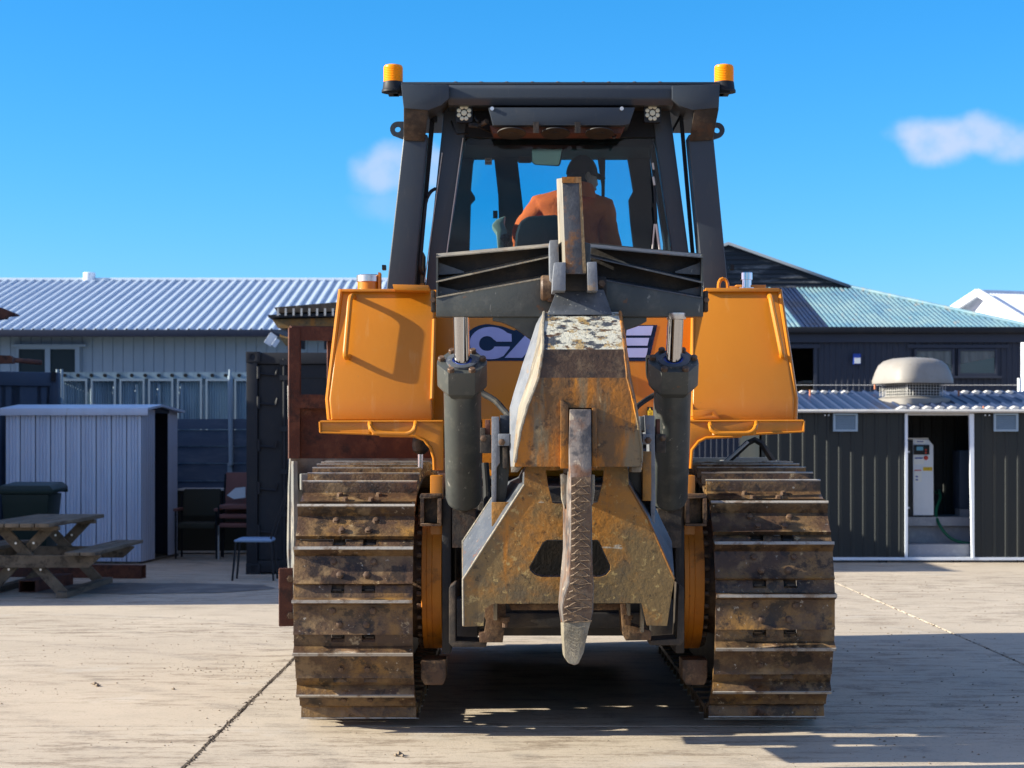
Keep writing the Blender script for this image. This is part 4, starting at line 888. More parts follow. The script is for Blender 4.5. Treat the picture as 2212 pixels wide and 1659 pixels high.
# lower shank
fr_ = [(1231,884),(1277,884),(1277.5,960),(1278,1050),(1280,1224),(1283,1264),(1281.5,1320),(1276.5,1340),(1266.5,1384),(1260,1411),(1250,1434),(1241,1437),(1228,1432),(1220,1420),(1218,1390),(1217,1344),(1213,1311),(1217,1290),(1228,1257),(1232,1184),(1233,1050),(1229,960)]
bk = [(1226,884),(1274,884),(1274,960),(1274,1050),(1272,1224),(1274,1264),(1272,1320),(1268,1340),(1258,1384),(1252,1408),(1244,1428),(1238,1432),(1226,1428),(1216,1415),(1213,1390),(1211,1344),(1206,1311),(1207,1290),(1211,1240),(1216,1184),(1216,1050),(1218,960)]
def sect(i0, i1): pass
cut = 7
def sh_part(idx, name, matl, **kw):
    s = MB(); A = [P(*fr_[i],8.62 if fr_[i][1] > 1000 else 8.70) for i in idx]; B = [P(*bk[i],8.86 if fr_[i][1] > 1000 else 8.94) for i in idx]
    s.loft(A, B); return obj(name, s, matl, dz, bevel=.004, **kw)
sk = sh_part([0,1,2,3,4,5,6,7,15,16,17,18,19,20,21], 'ripper_shank', M['shank'], label='long scraped steel shank with cross hatched weld beads')
A7, B7 = fr_[7], fr_[15]
th = sh_part([7,8,9,10,11,12,13,14,15], 'ripper_tooth', M['tooth'], rough=.003, label='blunt worn tooth at the tip of the shank')
# hard facing weld pad and zigzag beads
b = MB(); b.poly([(1234,1031),(1276,1030),(1277,1224),(1281,1264),(1279,1320),(1275,1338),(1218,1342),(1216,1312),(1220,1292),(1231,1258),(1234,1184)],8.612,8.62); pad = obj('weld_pad', b, M['weld'], sk)
b = MB(); y = 1036
def edge(y):
    pts_ = [(1034,1235),(1184,1235),(1258,1232),(1292,1221),(1312,1217),(1342,1219)]
    for (y0,x0),(y1,x1) in zip(pts_, pts_[1:]):
        if y0 <= y <= y1: return x0+(x1-x0)*(y-y0)/(y1-y0)
    return 1217
while y < 1330:
    h = 15; xl_ = edge(y)+2; xr_ = 1274+ (4 if y > 1230 else 0)
    for (ax, ay, bx, by) in ((xl_,y+h,(xl_+xr_)/2,y),((xl_+xr_)/2,y,xr_,y+h),(xl_,y+h+2,xr_,y+h-2)) if random.random() < .5 else ((xl_,y+h,(xl_+xr_)/2+8,y+2),(xl_,y,(xl_+xr_)/2,y+h)):
        path = []
        for k in range(6):
            t = k/5; path.append(P(ax+(bx-ax)*t, ay+(by-ay)*t+random.uniform(-1,1), 8.608))
        b.tube(path, [random.uniform(.0012,.0028) for _ in path], 5)
    b.tube([P(xl_-2,y+h,8.61),P(xl_+6,y+h-3,8.606)],.0045,5)
    y += h+random.uniform(-1,3)
tag(obj('weld_beads', b, M['bead'], pad), kind='stuff')
b = MB()
for k in range(9):
    y0 = 1350+k*8; xw = 26*(1-k/11); 
    b.tube([P(1243-xw,y0+random.uniform(-3,3),8.606),P(1243+random.uniform(-4,4),y0+7,8.602),P(1243+xw*.8,y0+random.uniform(-3,3),8.606)],.0016,5)
tag(obj('weld_beads', b, M['tooth'], th), kind='stuff')
# shank side cheek brackets
b = MB(); b.poly([(1211,1025),(1218,1023),(1225,1027),(1225,1078),(1220,1100),(1214,1080)],8.75,8.9); b.poly([(1279,1025),(1285,1026),(1285,1060),(1281,1090),(1278,1090)],8.75,8.9); obj('shank_cheek', b, M['worn_sunlit'], dz, bevel=.003)
# lower frame
Fo = [(1140,1000),(1133,1019),(1132,1047),(1101,1095),(1060,1160),(1000,1251),(1001,1354),(1045,1352),(1048,1314),(1066,1304),(1386,1303),(1398,1351),(1441,1352),(1451,1284),(1457,1251),(1398,1117),(1372,1075),(1358,1047),(1357,1019),(1354,1000)]
Bo = [(1140,1000),(1127,1016),(1120,1030),(1098,1040),(1062,1076),(1001,1169),(1002,1345),(1045,1345),(1048,1310),(1066,1300),(1380,1300),(1392,1340),(1433,1342),(1446,1284),(1451,1169),(1414,1093),(1385,1050),(1372,1035),(1360,1019),(1352,1000)]
h1 = [(1181,1166),(1290,1166),(1296,1172),(1319,1222),(1319,1232),(1310,1243),(1298,1247),(1171,1247),(1155,1242),(1145,1233),(1143,1225),(1172,1172)]
h2 = [(1179,1016),(1304,1016),(1303,1040),(1291,1085),(1280,1088),(1200,1088),(1193,1086),(1184,1050)]
YLf, YLb = 8.96, 9.42
b = MB(); b.polyh(Fo, [h1[::-1], h2[::-1]], YLf, YLf+.04); lf = obj('ripper_frame', b, M['ripper_rust'], dz, smooth=False, label='rust and dust stained ripper frame plate with two openings')
b = MB(); A = [P(x,y,YLf+.04) for x,y in Fo]; B = [P(x,y,YLb) for x,y in Bo]
n = len(A)
for i in range(n):
    j = (i+1) % n
    b.mi = 1 if i in (1,2,3,4,5) else 0
    if i == n-1: continue
    b.quad(A[i],A[j],B[j],B[i])
obj('side_plates', b, [M['ripper_blue'], M['ripper_blue']], lf, smooth=False)
for q_ in ([P(1132,1047,YLf),P(1101,1095,YLf),P(1000,1251,YLf),P(1001,1352,YLf)],[P(1120,1032,YLb),P(1062,1076,YLb),P(1000,1169,YLb),P(1001,1250,YLb-.2)],[P(1358,1047,YLf),P(1398,1117,YLf),P(1457,1251,YLf)]):
    b = MB(); b.tube(q_,.006,6); obj('weld_seam', b, M['worn_sunlit'] if q_[0].x < .1 else M['ripper_boot'], lf)
b = MB(); b.polyh([(x,y) for x,y in h1], [[(x*.97+1231*.03,y*.95+1208*.05) for x,y in h1][::-1]], YLf+.04, YLf+.12); obj('opening_rim', b, M['ripper_blue'], lf)
b = MB(); b.box(XX(1012,9.5),XX(1445,9.5),9.5,9.62,ZZ(1300,9.5),ZZ(1150,9.5)); obj('pivot_tube', b, M['greydark'], lf)
# link plates each side
for pts, Y0, Y1, m_, nm in (
    ([(1062,900),(1078,900),(1080,1000),(1073,1010),(1072,1085),(1072,1135),(1062,1137)],9.12,9.36,'wornlight','link_plate'),
    ([(1080,897),(1101,897),(1101,938),(1080,938)],9.2,9.4,'ripper_blue','link_boss'),
    ([(1076,937),(1101,937),(1101,963),(1076,963)],9.06,9.12,'wornlight','keeper_plate'),
    ([(1072,965),(1101,965),(1101,1010),(1092,1085),(1072,1085)],9.18,9.24,'ripper','link_web'),
    ([(1062,1085),(1101,1085),(1095,1100),(1068,1137),(1062,1137)],9.08,9.11,'ripper_rust','link_toe'),
    ([(1037,924),(1048,924),(1048,939),(1061,939),(1061,979),(1037,979)],9.2,9.28,'charcoal_dusty','keeper_plate'),
    ([(1048,907),(1059,907),(1059,939),(1048,939)],9.22,9.3,'rust','spacer'),
    ([(1086,965),(1096,965),(1096,1012),(1086,1012)],9.1,9.16,'charcoal_dusty','spacer'),
    ([(1394,897),(1414,898),(1416,1092),(1414,1133),(1406,1133),(1404,960),(1396,940)],9.12,9.36,'wornlight','link_plate'),
    ([(1382,899),(1394,899),(1394,930),(1384,930)],9.2,9.4,'ripper_blue','link_boss'),
    ([(1388,937),(1407,937),(1407,960),(1388,960)],9.06,9.12,'wornlight','keeper_plate'),
    ([(1389,975),(1407,975),(1407,1082),(1388,1082)],9.10,9.2,'ripper_rust','link_web'),
    ([(1358,1012),(1390,1012),(1394,1082),(1380,1082),(1358,1050)],9.2,9.24,'ripper','link_web'),
    ([(1417,938),(1438,938),(1438,978),(1417,978)],9.2,9.28,'charcoal_dusty','keeper_plate'),
    ([(1418,905),(1426,905),(1426,938),(1418,938)],9.22,9.3,'rust','spacer')):
    b = MB(); b.poly(pts, Y0, Y1); obj(nm, b, M[m_], dz, bevel=.003)
for cx, cy, Y in ((1084,955,9.06),(1044,947,9.2),(1400,951,9.06),(1432,946,9.2)):
    b = MB(); b.lathe(P(cx,cy,Y),(0,-1,0),[(0,.017),(.004,.017),(.006,.012),(.022,.012),(.024,.008)],6); obj('bolt', b, M['bolt'], dz)
# hydraulic cylinders
for (bx, by, fx, fy, rx, ry) in ((1002,1088,998,782,995,655),(1446,1088,1455,780,1461,655)):
    A = P(bx,by-5,9.88); F = P(fx,fy,9.44); ax = (F-A).normalized(); F0 = F-ax*.13
    b = MB(); b.lathe(A,ax,[(-.02,.06),(0,.085),(.03,.094),((F0-A).length+.02,.094)],36); cy = obj('hydraulic_cylinder', b, M['ripper'], dz, label='worn grey green hydraulic ripper cylinder')
    b = MB(); b.lathe(A-ax*.16,ax,[(0,.05),(.15,.05)],20); b.box(A.x-.06,A.x+.06,A.y-.02,A.y+.12,A.z-.24,A.z-.04); obj('base_lug', b, M['charcoal_dusty'], cy)
    sd = Vector((1,0,0)); fw_ = ax.cross(sd).normalized()
    hexp = [(.124,.022),(.066,.112),(-.066,.112),(-.124,.022),(-.124,-.022),(-.066,-.112),(.066,-.112),(.124,-.022)]
    b = MB(); low = [F0-ax*.03+sd*x*.78+fw_*y*.82 for x,y in hexp]
    b.rings([low,[F0+ax*.005+sd*x+fw_*y for x,y in hexp],[F+sd*x+fw_*y for x,y in hexp]]); hd_ = obj('gland_head', b, M['ripper'], cy, bevel=.005)
    b = MB(); b.lathe(F,ax,[(0,.078),(.012,.078),(.014,.07),(.014,.05),(.004,.05)],32); obj('gland_ring', b, M['ripper_blue'], hd_)
    b = MB(); b.lathe(F,ax,[(0,.05),(.008,.05),(.008,.042)],28); obj('seal', b, M['blueb'], hd_)
    for x, y in ((.108,.018),(.055,.096),(-.055,.096),(-.108,.018),(-.055,-.096),(.055,-.096)):
        b = MB(); b.lathe(F+sd*x*.95+fw_*y,ax,[(0,.017),(.016,.017),(.02,.014)],10); obj('bolt', b, M['bolt'], hd_)
    b = MB(); b.cyl(F-ax*.02, P(rx,ry,9.36), .040, seg=36); obj('rod', b, M['chrome'], cy)
b = MB(); b.lathe(P(1461,690,9.33),(0,0,1),[(0,.046),(.02,.05),(.03,.05)],20); obj('rod_eye', b, M['alu'], dz)
# hoses
def hose(pts, r=.013, name='hose'):
    b = MB(); q = []
    v = [Vector(p) for p in pts]
    for i in range(len(v)-1):
        p0, p1, p2, p3 = v[max(i-1,0)], v[i], v[i+1], v[min(i+2,len(v)-1)]
        for k in range(8):
            t = k/8; q.append(.5*((2*p1)+(p2-p0)*t+(2*p0-5*p1+4*p2-p3)*t*t+(3*p1-p0-3*p2+p3)*t**3))
    q.append(v[-1]); b.tube(q, r, 10); return obj(name, b, M['rubber'], dz)
hose([P(1020,830,9.9),P(1042,849,9.9),P(1070,866,9.85),P(1090,888,9.8),P(1106,905,9.7)],.017)
hose([P(1400,770,9.7),P(1402,815,9.8),P(1420,835,9.9)],.013)
hose([P(1440,840,9.9),P(1405,858,9.9),P(1375,880,9.8),P(1360,905,9.7)],.014)
hose([P(1048,1000,10.0),P(1052,1060,9.98),P(1050,1110,9.95),P(1040,1160,9.95)],.02)
hose([P(1080,1000,10.0),P(1066,1060,9.98),P(1060,1110,9.95)],.012)
b = MB(); b.poly([(1042,905),(1062,905),(1062,1000),(1042,1000)],10.1,10.12); obj('perforated_panel', b, M['orange_dirty'], dz)
# brackets hanging under the frame
for pts, Y0, Y1, m_, nm in (
    ([(1046,1304),(1092,1304),(1092,1345),(1088,1372),(1086,1388),(1036,1388),(1034,1368),(1046,1366),(1050,1340),(1046,1330)],9.5,9.7,'brownsteel','hook_bracket'),
    ([(1340,1304),(1352,1304),(1358,1350),(1402,1362),(1408,1366),(1406,1383),(1352,1384),(1345,1370)],9.5,9.7,'brownsteel','hook_bracket'),
    ([(970,1270),(980,1262),(984,1262),(984,1385),(1052,1388),(1050,1398),(978,1398),(970,1390)],9.55,9.8,'charcoal_dusty','skid_cover'),
    ([(1478,1270),(1466,1262),(1462,1380),(1405,1384),(1404,1394),(1470,1394),(1478,1384)],9.55,9.8,'charcoal_dusty','skid_cover'),
    ([(1098,1304),(1350,1304),(1344,1318),(1104,1318)],9.6,9.75,'brownsteel','cross_tube'),
    ([(1384,1304),(1391,1304),(1391,1366),(1384,1366)],9.42,9.5,'worn_sunlit','draw_pin'),
    ([(1356,1304),(1362,1304),(1362,1330),(1356,1330)],9.42,9.5,'worn_sunlit','draw_pin'),
    ([(1066,1304),(1074,1304),(1074,1340),(1066,1340)],9.42,9.5,'worn_sunlit','draw_pin')):
    b = MB(); b.poly(pts, Y0, Y1); obj(nm, b, M[m_], dz, bevel=.004)
for cx, cy in ((1357,1337),(1091,1342)):
    b = MB(); b.lathe(P(cx,cy,9.48),(0,0,1),[(-.03,.014),(-.005,.014),(0,.024),(.02,.024)],8); obj('bolt', b, M['bolt'], dz)
# --- blade and its spill guard
Bl, Br = Vector((XX(627,14.0),14.0,0)), Vector((XX(1673,15.0),15.0,0))
bd = (Br-Bl); bl = bd.length; bu = bd/bl; bn = Vector((-bu.y,bu.x,0))
def BP(t, z, d=0): return Bl+bu*t+bn*d+Vector((0,0,z))
b = MB(); prof = [(.0,.20),(-.02,.35),(.10,.75),(.06,1.2),(.0,1.42),(.05,1.42),(.13,1.2),(.18,.75),(.08,.35),(.06,.20)]
b.rings([[BP(0,z,d) for d,z in prof],[BP(bl,z,d) for d,z in prof]]); bld = obj('blade', b, M['blade'], dz, bevel=.005, label='worn grey bulldozer blade beyond the tracks')
for z in (.45,.85,1.25):
    b = MB(); A = BP(.05,z,-.12); B = BP(bl-.05,z,-.12); b.beam(A,B,.14,.12); obj('rib', b, M['blade'], bld, bevel=.01)
for t in (.02,.45,.95,bl-.95,bl-.45,bl-.02):
    b = MB(); b.loft([BP(t-.015,.25,-.17),BP(t-.015,1.40,-.12),BP(t-.015,1.40,.0),BP(t-.015,.25,.0)],[BP(t+.015,.25,-.17),BP(t+.015,1.40,-.12),BP(t+.015,1.40,0),BP(t+.015,.25,0)]); obj('gusset', b, M['blade'], bld)
b = MB()
for t0, t1, z0, z1 in ((0,.08,1.42,2.38),(0,bl*.5,2.30,2.40),(0,bl*.5,1.42,1.80)):
    b.loft([BP(t0,z0,.0),BP(t1,z0,.0),BP(t1,z1,.0),BP(t0,z1,.0)],[BP(t0,z0,.03),BP(t1,z0,.03),BP(t1,z1,.03),BP(t0,z1,.03)])
sg = obj('spill_guard', b, M['rust'], bld, bevel=.003)
for t in (.30,.54,.78,1.02,1.26):
    b = MB(); b.beam(BP(t,1.78,.015),BP(t,2.32,.015),.045,.03,bn[:]); obj('guard_bar', b, M['rust'], sg)
b = MB(); b.beam(BP(0,1.84,-.05),BP(bl*.5,1.84,-.05),.06,.10); b.beam(BP(0,2.34,-.04),BP(bl*.5,2.34,-.04),.05,.10); b.beam(BP(.02,1.42,-.05),BP(.02,2.38,-.05),.08,.05,bn[:]); obj('guard_rail', b, M['rust'], sg)
b = MB(); b.loft([BP(-.10,.19,-.1),BP(.10,.19,-.1),BP(.10,.62,-.1),BP(-.10,.62,-.1)],[BP(-.07,.19,.06),BP(.10,.19,.06),BP(.10,.60,.06),BP(-.07,.60,.06)]); eb = obj('end_bit', b, M['rust'], bld, bevel=.012)
for z in (.27,.54):
    b = MB(); b.lathe(BP(-.015,z,-.1),tuple(-bn),[(0,.03),(.006,.03),(.008,.022),(.02,.022)],6); obj('bolt', b, M['bolt'], eb)
b = MB(); b.box(TL-.1,TL+.1,13.2,14.4,.5,.72); b.box(TR-.1,TR+.1,13.2,14.8,.5,.72); b.box(-.1,.64,13.6,14.4,.6,1.1); obj('push_arm', b, M['greydark'], dz)
b = MB(); b.tube([P(1568,1000,12.4),P(1615,957,12.4),P(1630,950,12.4),P(1645,958,12.4),P(1672,1000,12.4)],.022,6); obj('hose_guard', b, M['charcoal_dusty'], dz)
b = MB(); b.tube([P(1567,998,12.36),P(1616,954,12.36)],.010,6); obj('hose_guard_edge', b, M['paleedge'], dz)

#@@PERSON
# ------------------------------------------------------------------ operator
pr_loc = P(1240,560,12.3)
per = thing('person', 'operator in orange hooded jacket and dark cap sitting inside the cab', 'person', tuple(pr_loc))
def skin_body():
    # joints: (pos, radius_x, radius_y)
    J = {}
    def j(n, px, py, Y, r): J[n] = (P(px,py,Y), r)
    j('pelvis',1240,600,12.35,(.17,.14)); j('waist',1238,560,12.38,(.18,.14)); j('chest',1236,480,12.42,(.20,.15)); j('upper',1236,436,12.42,(.17,.12)); j('neck',1246,412,12.42,(.07,.07)); j('headb',1254,400,12.44,(.06,.06))
    j('shl',1166,446,12.42,(.085,.085)); j('ell',1128,505,12.40,(.075,.075)); j('wrl',1120,540,12.75,(.045,.045)); j('hnl',1122,545,12.85,(.035,.02))
    j('shr',1304,450,12.42,(.085,.085)); j('elr',1322,540,12.45,(.08,.08)); j('wrr',1310,560,12.8,(.045,.045)); j('hnr',1308,562,12.9,(.035,.02))
    j('thl',1205,606,12.55,(.10,.10)); j('knl',1200,606,12.85,(.075,.075)); j('anl',1200,690,12.95,(.05,.05)); j('ftl',1200,705,13.1,(.045,.035))
    j('thr',1275,606,12.55,(.10,.10)); j('knr',1280,606,12.85,(.075,.075)); j('anr',1280,690,12.95,(.05,.05)); j('ftr',1280,705,13.1,(.045,.035))
    names = list(J); idx = {n:i for i,n in enumerate(names)}
    E = [('pelvis','waist'),('waist','chest'),('chest','upper'),('upper','neck'),('neck','headb'),('upper','shl'),('shl','ell'),('ell','wrl'),('wrl','hnl'),('upper','shr'),('shr','elr'),('elr','wrr'),('wrr','hnr'),('pelvis','thl'),('thl','knl'),('knl','anl'),('anl','ftl'),('pelvis','thr'),('thr','knr'),('knr','anr'),('anr','ftr')]
    me = bpy.data.meshes.new('body'); vs = [J[n][0]-pr_loc for n in names]; rad = [J[n][1] for n in names]; ed = [(idx[a],idx[b]) for a,b in E]
    for hn, s in (('hnl',1),('hnr',-1)):       # five fingers each
        base = J[hn][0]-pr_loc
        for k in range(5):
            off = Vector(((k-2)*.017, .03-.004*abs(k-2), .0)) if k else Vector((-.034*1*s, .0, .005))
            a = base+off; c2 = a+Vector((0,.035,-.012)) if k else a+Vector((-.012*s,.03,-.008))
            n0 = len(vs); vs += [a, c2]; rad += [(.0095,.0095),(.008,.008)]; ed += [(idx[hn],n0),(n0,n0+1)]
    me.from_pydata(vs, ed, [])
    o = bpy.data.objects.new('body', me); COL.objects.link(o)
    md = o.modifiers.new('Skin','SKIN'); md.use_smooth_shade = True
    for i, r in enumerate(rad): me.skin_vertices[0].data[i].radius = r
    me.skin_vertices[0].data[0].use_root = True
    s = o.modifiers.new('Sub','SUBSURF'); s.levels = 2; s.render_levels = 2
    dg = bpy.context.evaluated_depsgraph_get(); dg.update()
    ev = o.evaluated_get(dg); nm = bpy.data.meshes.new_from_object(ev)
    bpy.data.objects.remove(o)
    nm.materials.clear(); nm.materials.append(M['hoodie']); nm.materials.append(M['jeans']); nm.materials.append(M['skin'])
    for p in nm.polygons:
        c = p.center
        if c.z < -.04 and c.y > -.1: p.material_index = 1
        if (abs(c.x) > .2 and c.y > .45 and c.z > -.12): p.material_index = 2
    for v in nm.vertices: v.co += Vector(mnoise.noise_vector(v.co*7))*.018+Vector(mnoise.noise_vector(v.co*19))*.008
    nm.polygons.foreach_set('use_smooth',[True]*len(nm.polygons))
    b_ = bpy.data.objects.new('body', nm); COL.objects.link(b_); b_.parent = per
skin_body()
# head turned to the right
hc = P(1258,381,12.45)
hR = Matrix.Translation(hc) @ Matrix.Rotation(R(-62),4,'Z') @ Matrix.Rotation(R(-6),4,'X')   # local +y is where he looks
hb = MB(); rings = []
for k in range(15):
    t = -1+2*k/14; z = t*.125; r = math.sqrt(max(0,1-t*t*.985)); 
    ring = []
    for i in range(28):
        a = 2*PI*i/28; x = .076*r*math.cos(a); y = .098*r*math.sin(a)
        front = max(0, math.sin(a))
        if -.6 < t < .05: y += front**14*.030*(1-abs(t+.28)*2.4 if abs(t+.28) < .42 else 0)     # nose
        if t < -.55: y += front*.018; x *= .85                                                    # chin
        if .0 < t < .3: y += front**4*.006                                                      # brow
        if -.62 < t < -.45: y += front**10*.008                                                 # lips
        ring.append(hR @ Vector((x,y,z)))
    rings.append(ring)
hb.rings(rings); hd = obj('head', hb, M['skin'], per)
for s in (-1,1):
    e = MB(); e.rings([[hR @ Vector((s*.077+s*d, -.005+ry*math.cos(a)*q, -.01+.032*math.sin(a)*q)) for a in [2*PI*i/12 for i in range(12)]] for d, q, ry in ((-.004,.8,.018),(.008,1,.02),(.014,.7,.018))]); obj('ear', e, M['skin'], hd)
    e = MB(); e.lathe(hR @ Vector((s*.030,.083,.008)), hR.to_3x3() @ Vector((0,1,0)), [(0,.012),(.006,.008),(.008,.003)], 10); obj('eye', e, M['hair'], hd)
e = MB(); e.box(-.022,.022,.096,.102,-.072,-.066, hR); obj('mouth', e, M['brownvinyl'], hd)
cp = MB(); rings = []
for k in range(9):
    t = k/8; z = .005+.135*math.sin(t*PI/2); r = math.cos(t*PI/2)*.97+.03
    rings.append([hR @ Vector((.088*r*math.cos(2*PI*i/28), -.004+.110*r*math.sin(2*PI*i/28), z)) for i in range(28)])
cp.rings(rings)
cp.rings([[hR @ Vector((x,y,z+dz_)) for x,y,z in ((-.075,.07,.018),(-.06,.125,.012),(-.03,.158,.006),(.03,.158,.006),(.06,.125,.012),(.075,.07,.018))] for dz_ in (0,.008)])
obj('cap', cp, M['hair'], per)
hr = MB(); hr.rings([[hR @ Vector((.080*q*math.cos(2*PI*i/20), -.012+.095*q*math.sin(2*PI*i/20)*(1 if math.sin(2*PI*i/20) < 0 else .3), z)) for i in range(20)] for z, q in ((-.085,.72),(-.04,.97),(.01,1.03))]); obj('hair', hr, M['hair'], per)
ho = MB(); rings = []
for k in range(8):
    t = k/7; z = ZZ(436,12.42)+.0+(ZZ(404,12.42)-ZZ(436,12.42))*t; rr = .155-.06*t; q = .11-.03*t
    rings.append([Vector((XX(1240,12.42)+.03*t+rr*math.cos(2*PI*i/24), 12.40+q*math.sin(2*PI*i/24)-(.03*(1-math.sin(2*PI*i/24))/2), z-.018*math.sin(2*PI*i/24)+mnoise.noise(Vector((i*.4,k*.5,0)))*.008)) for i in range(24)])
ho.rings(rings); obj('hood', ho, M['hoodie'], per)

#@@BACKGROUND
# ------------------------------------------------------------------ corrugated sheet helper
def sheet(mb, O, U, Vv, Nn, w, h, pitch, prof, v_steps=1):
    """ribbed sheet: O corner, U across, V along the ribs, N outward; prof = [(0..1, height)]"""
    O, U, Vv, Nn = Vector(O), Vector(U).normalized(), Vector(Vv).normalized(), Vector(Nn).normalized()
    pts = []; n = int(math.ceil(w/pitch-1e-6))
    for k in range(n):
        for t, d in prof:
            x = (k+t)*pitch
            if x <= w+1e-6: pts.append((x, d))
    pts.append((w, prof[0][1]))
    base = len(mb.v); hh = h if callable(h) else (lambda x: (0, h))
    for x, d in pts:
        lo, hi = hh(x); mb.v += [O+U*x+Nn*d+Vv*lo, O+U*x+Nn*d+Vv*hi]
    for i in range(len(pts)-1):
        a = base+2*i; mb.f.append((a,a+2,a+3,a+1)); mb.m.append(mb.mi)
TRAP = [(0,0),(.55,0),(.66,.03),(.86,.03),(.97,0)]
FINE = [(0,0),(.25,.012),(.5,0),(.75,.012)]
BOARD = [(0,0),(.02,-.012),(.06,-.012),(.08,0)]
# left blue grey building
YE, YG = 35.0, 41.0; zE, zG = ZZ(712,YE), ZZ(607,YG)
lbn = thing('metal_building', 'long blue grey metal building with silver ribbed roof at the left rear', 'building', (-8,38,0))
X0 = -16.0; X1 = 0.0; nS = 21; W = (X1-X0)/nS
sl_ = Vector((0,YG-YE,zG-zE)); nl = Vector((0,-(zG-zE),YG-YE))
for k in range(nS):
    b = MB(); sheet(b, (X0+k*W,YE-.1,zE-.02), (1,0,0), sl_, nl, W, sl_.length+.1, W/4, [(0,0),(.66,0),(.71,.040),(.88,.040),(.93,0)])
    obj('roof_sheet', b, M['galvroof'], lbn, smooth=False)
    b = MB(); sheet(b, (X0+k*W,YE+.3,0), (1,0,0), (0,0,1), (0,-1,0), W, zE+.05, W/4, BOARD); obj('wall_panel', b, M['bluewall'], lbn, smooth=False)
b = MB(); b.box(X0,X1,YG,YG+6,zE-.4,zE); b.quad((X0,YG,zG-.02),(X1,YG,zG-.02),(X1,YG+6,zE),(X0,YG+6,zE)); b.box(X1-.1,X1,YE+.35,YG+6,0,zE); obj('rear_roof', b, M['galvroof'], lbn)
b = MB(); b.tube([(X0,YG,zG+.01),(X1,YG,zG+.01)],.06,8); obj('ridge_cap', b, M['galvroof'], lbn)
b = MB(); b.box(X0,X1,YE-.22,YE-.08,zE-.14,zE-.01); obj('gutter', b, M['gutter'], lbn, bevel=.02)
b = MB(); b.box(X0,X1,YE-.05,YE+.28,zE-.10,zE-.07); obj('soffit', b, M['gutter'], lbn)
Yw = YE+.28
b = MB(); b.polyh([(35,748),(172,748),(172,826),(35,826)],[[(x,y) for x,y in ((40,754),(40,822),(97,822),(97,754))],[(x,y) for x,y in ((108,754),(108,822),(162,822),(162,754))]],Yw-.06,Yw); wn = obj('window', b, M['bluewall'], lbn)
b = MB(); b.pbox(40,97,754,822,Yw-.03,Yw-.02); obj('pane', b, M['winglass'], wn); b = MB(); b.pbox(108,162,754,822,Yw-.03,Yw-.02); obj('pane', b, M['winglass'], wn)
b = MB(); b.pbox(25,185,744,749,Yw-.09,Yw); obj('window_flashing', b, M['bluewall'], wn)
vt = P(193,607,YG); b = MB(); b.lathe(vt-Vector((0,0,.05)),(0,0,1),[(0,.13),(.22,.13),(.23,.12)],20); vn = obj('roof_vent', b, M['whitewall'], lbn)
b = MB(); b.pbox(207,235,600,608,YG-.1,YG+.2); obj('cowl', b, M['galvroof'], vn, bevel=.01)

# silver garden shed
shd = thing('garden_shed', 'small silver ribbed metal garden shed with open doorway behind the picnic table', 'shed', (-5.5,25,0))
Bc = Vector((XX(306,24.1),24.1,0)); Ad = Vector((-1.85,.15,0)).normalized(); Cd = Vector((.12,1.85,0)).normalized()
HW = 1.95; LEN = 1.78; DEP = 1.85
npn = 9; pw = LEN/npn
for k in range(npn):
    b = MB(); O = Bc+Ad*(k+1)*pw
    sheet(b, O+Vector((0,0,.03)), -Ad, (0,0,1), (0,-1,0), pw-.004, HW-.03, pw-.004, [(0,-.035),(.06,-.035),(.07,0),(.28,.002),(.34,.014),(.40,.0),(.48,.0),(.54,.014),(.60,0),(.68,.0),(.74,.014),(.80,0),(.99,0),(.995,-.035)])
    obj('wall_panel', b, M['alushed'], shd, smooth=False)
# end wall with door opening
endn = Vector((Cd.y,-Cd.x,0))
b = MB(); sheet(b, Bc+Vector((0,0,.03)), Cd, (0,0,1), endn, .62, HW-.01, .11, [(0,0),(.3,.0),(.4,.012),(.6,.012),(.7,0)]); obj('wall_panel', b, M['alushed'], shd, smooth=False)
b = MB(); sheet(b, Bc+Cd*1.35+Vector((0,0,.03)), Cd, (0,0,1), endn, .5, HW+.02, .11, [(0,0),(.3,.0),(.4,.012),(.6,.012),(.7,0)]); obj('wall_panel', b, M['alushed'], shd, smooth=False)
b = MB(); A = Bc+Ad*LEN; b.quad(A,A+Cd*DEP,A+Cd*DEP+Vector((0,0,HW)),A+Vector((0,0,HW))); b.quad(A+Cd*DEP,Bc+Cd*DEP,Bc+Cd*DEP+Vector((0,0,HW)),A+Cd*DEP+Vector((0,0,HW))); obj('rear_walls', b, M['gutter'], shd)  # dark colour paints the unlit interior behind the doorway
b = MB(); b.beam(Bc+Cd*.62+Vector((0,0,HW+.02)),Bc+Cd*1.35+Vector((0,0,HW+.02)),.04,.08); obj('door_lintel', b, M['gutter'], shd)
b = MB(); b.beam(A+Vector((0,.05,.0))+Cd*.9,Bc+Cd*.9,1.8,.05); obj('floor', b, M['wood'], shd)
up = Vector((0,0,1)); ov = .06
b = MB(); e0 = Bc-Cd*ov-Ad*.10+up*(HW+.0); e1 = A-Cd*ov+Ad*.05+up*HW; r0 = Bc+Cd*DEP*.36-Ad*.10+up*(HW+.06); r1 = A+Cd*DEP*.36+Ad*.05+up*(HW+.06); f0 = Bc+Cd*(DEP+ov)-Ad*.10+up*HW; f1 = A+Cd*(DEP+ov)+Ad*.05+up*HW
t = up*.03
b.loft([e0,e1,r1,r0],[e0+t,e1+t,r1+t,r0+t]); obj('roof_sheet', b, M['alushed'], shd)
b = MB(); b.loft([r0,r1,f1,f0],[r0+t,r1+t,f1+t,f0+t]); obj('roof_sheet', b, M['alushed'], shd)
b = MB(); b.beam(e0+up*-.02,e1+up*-.02,.03,.09); obj('eave_trim', b, M['alushed'], shd, bevel=.01)
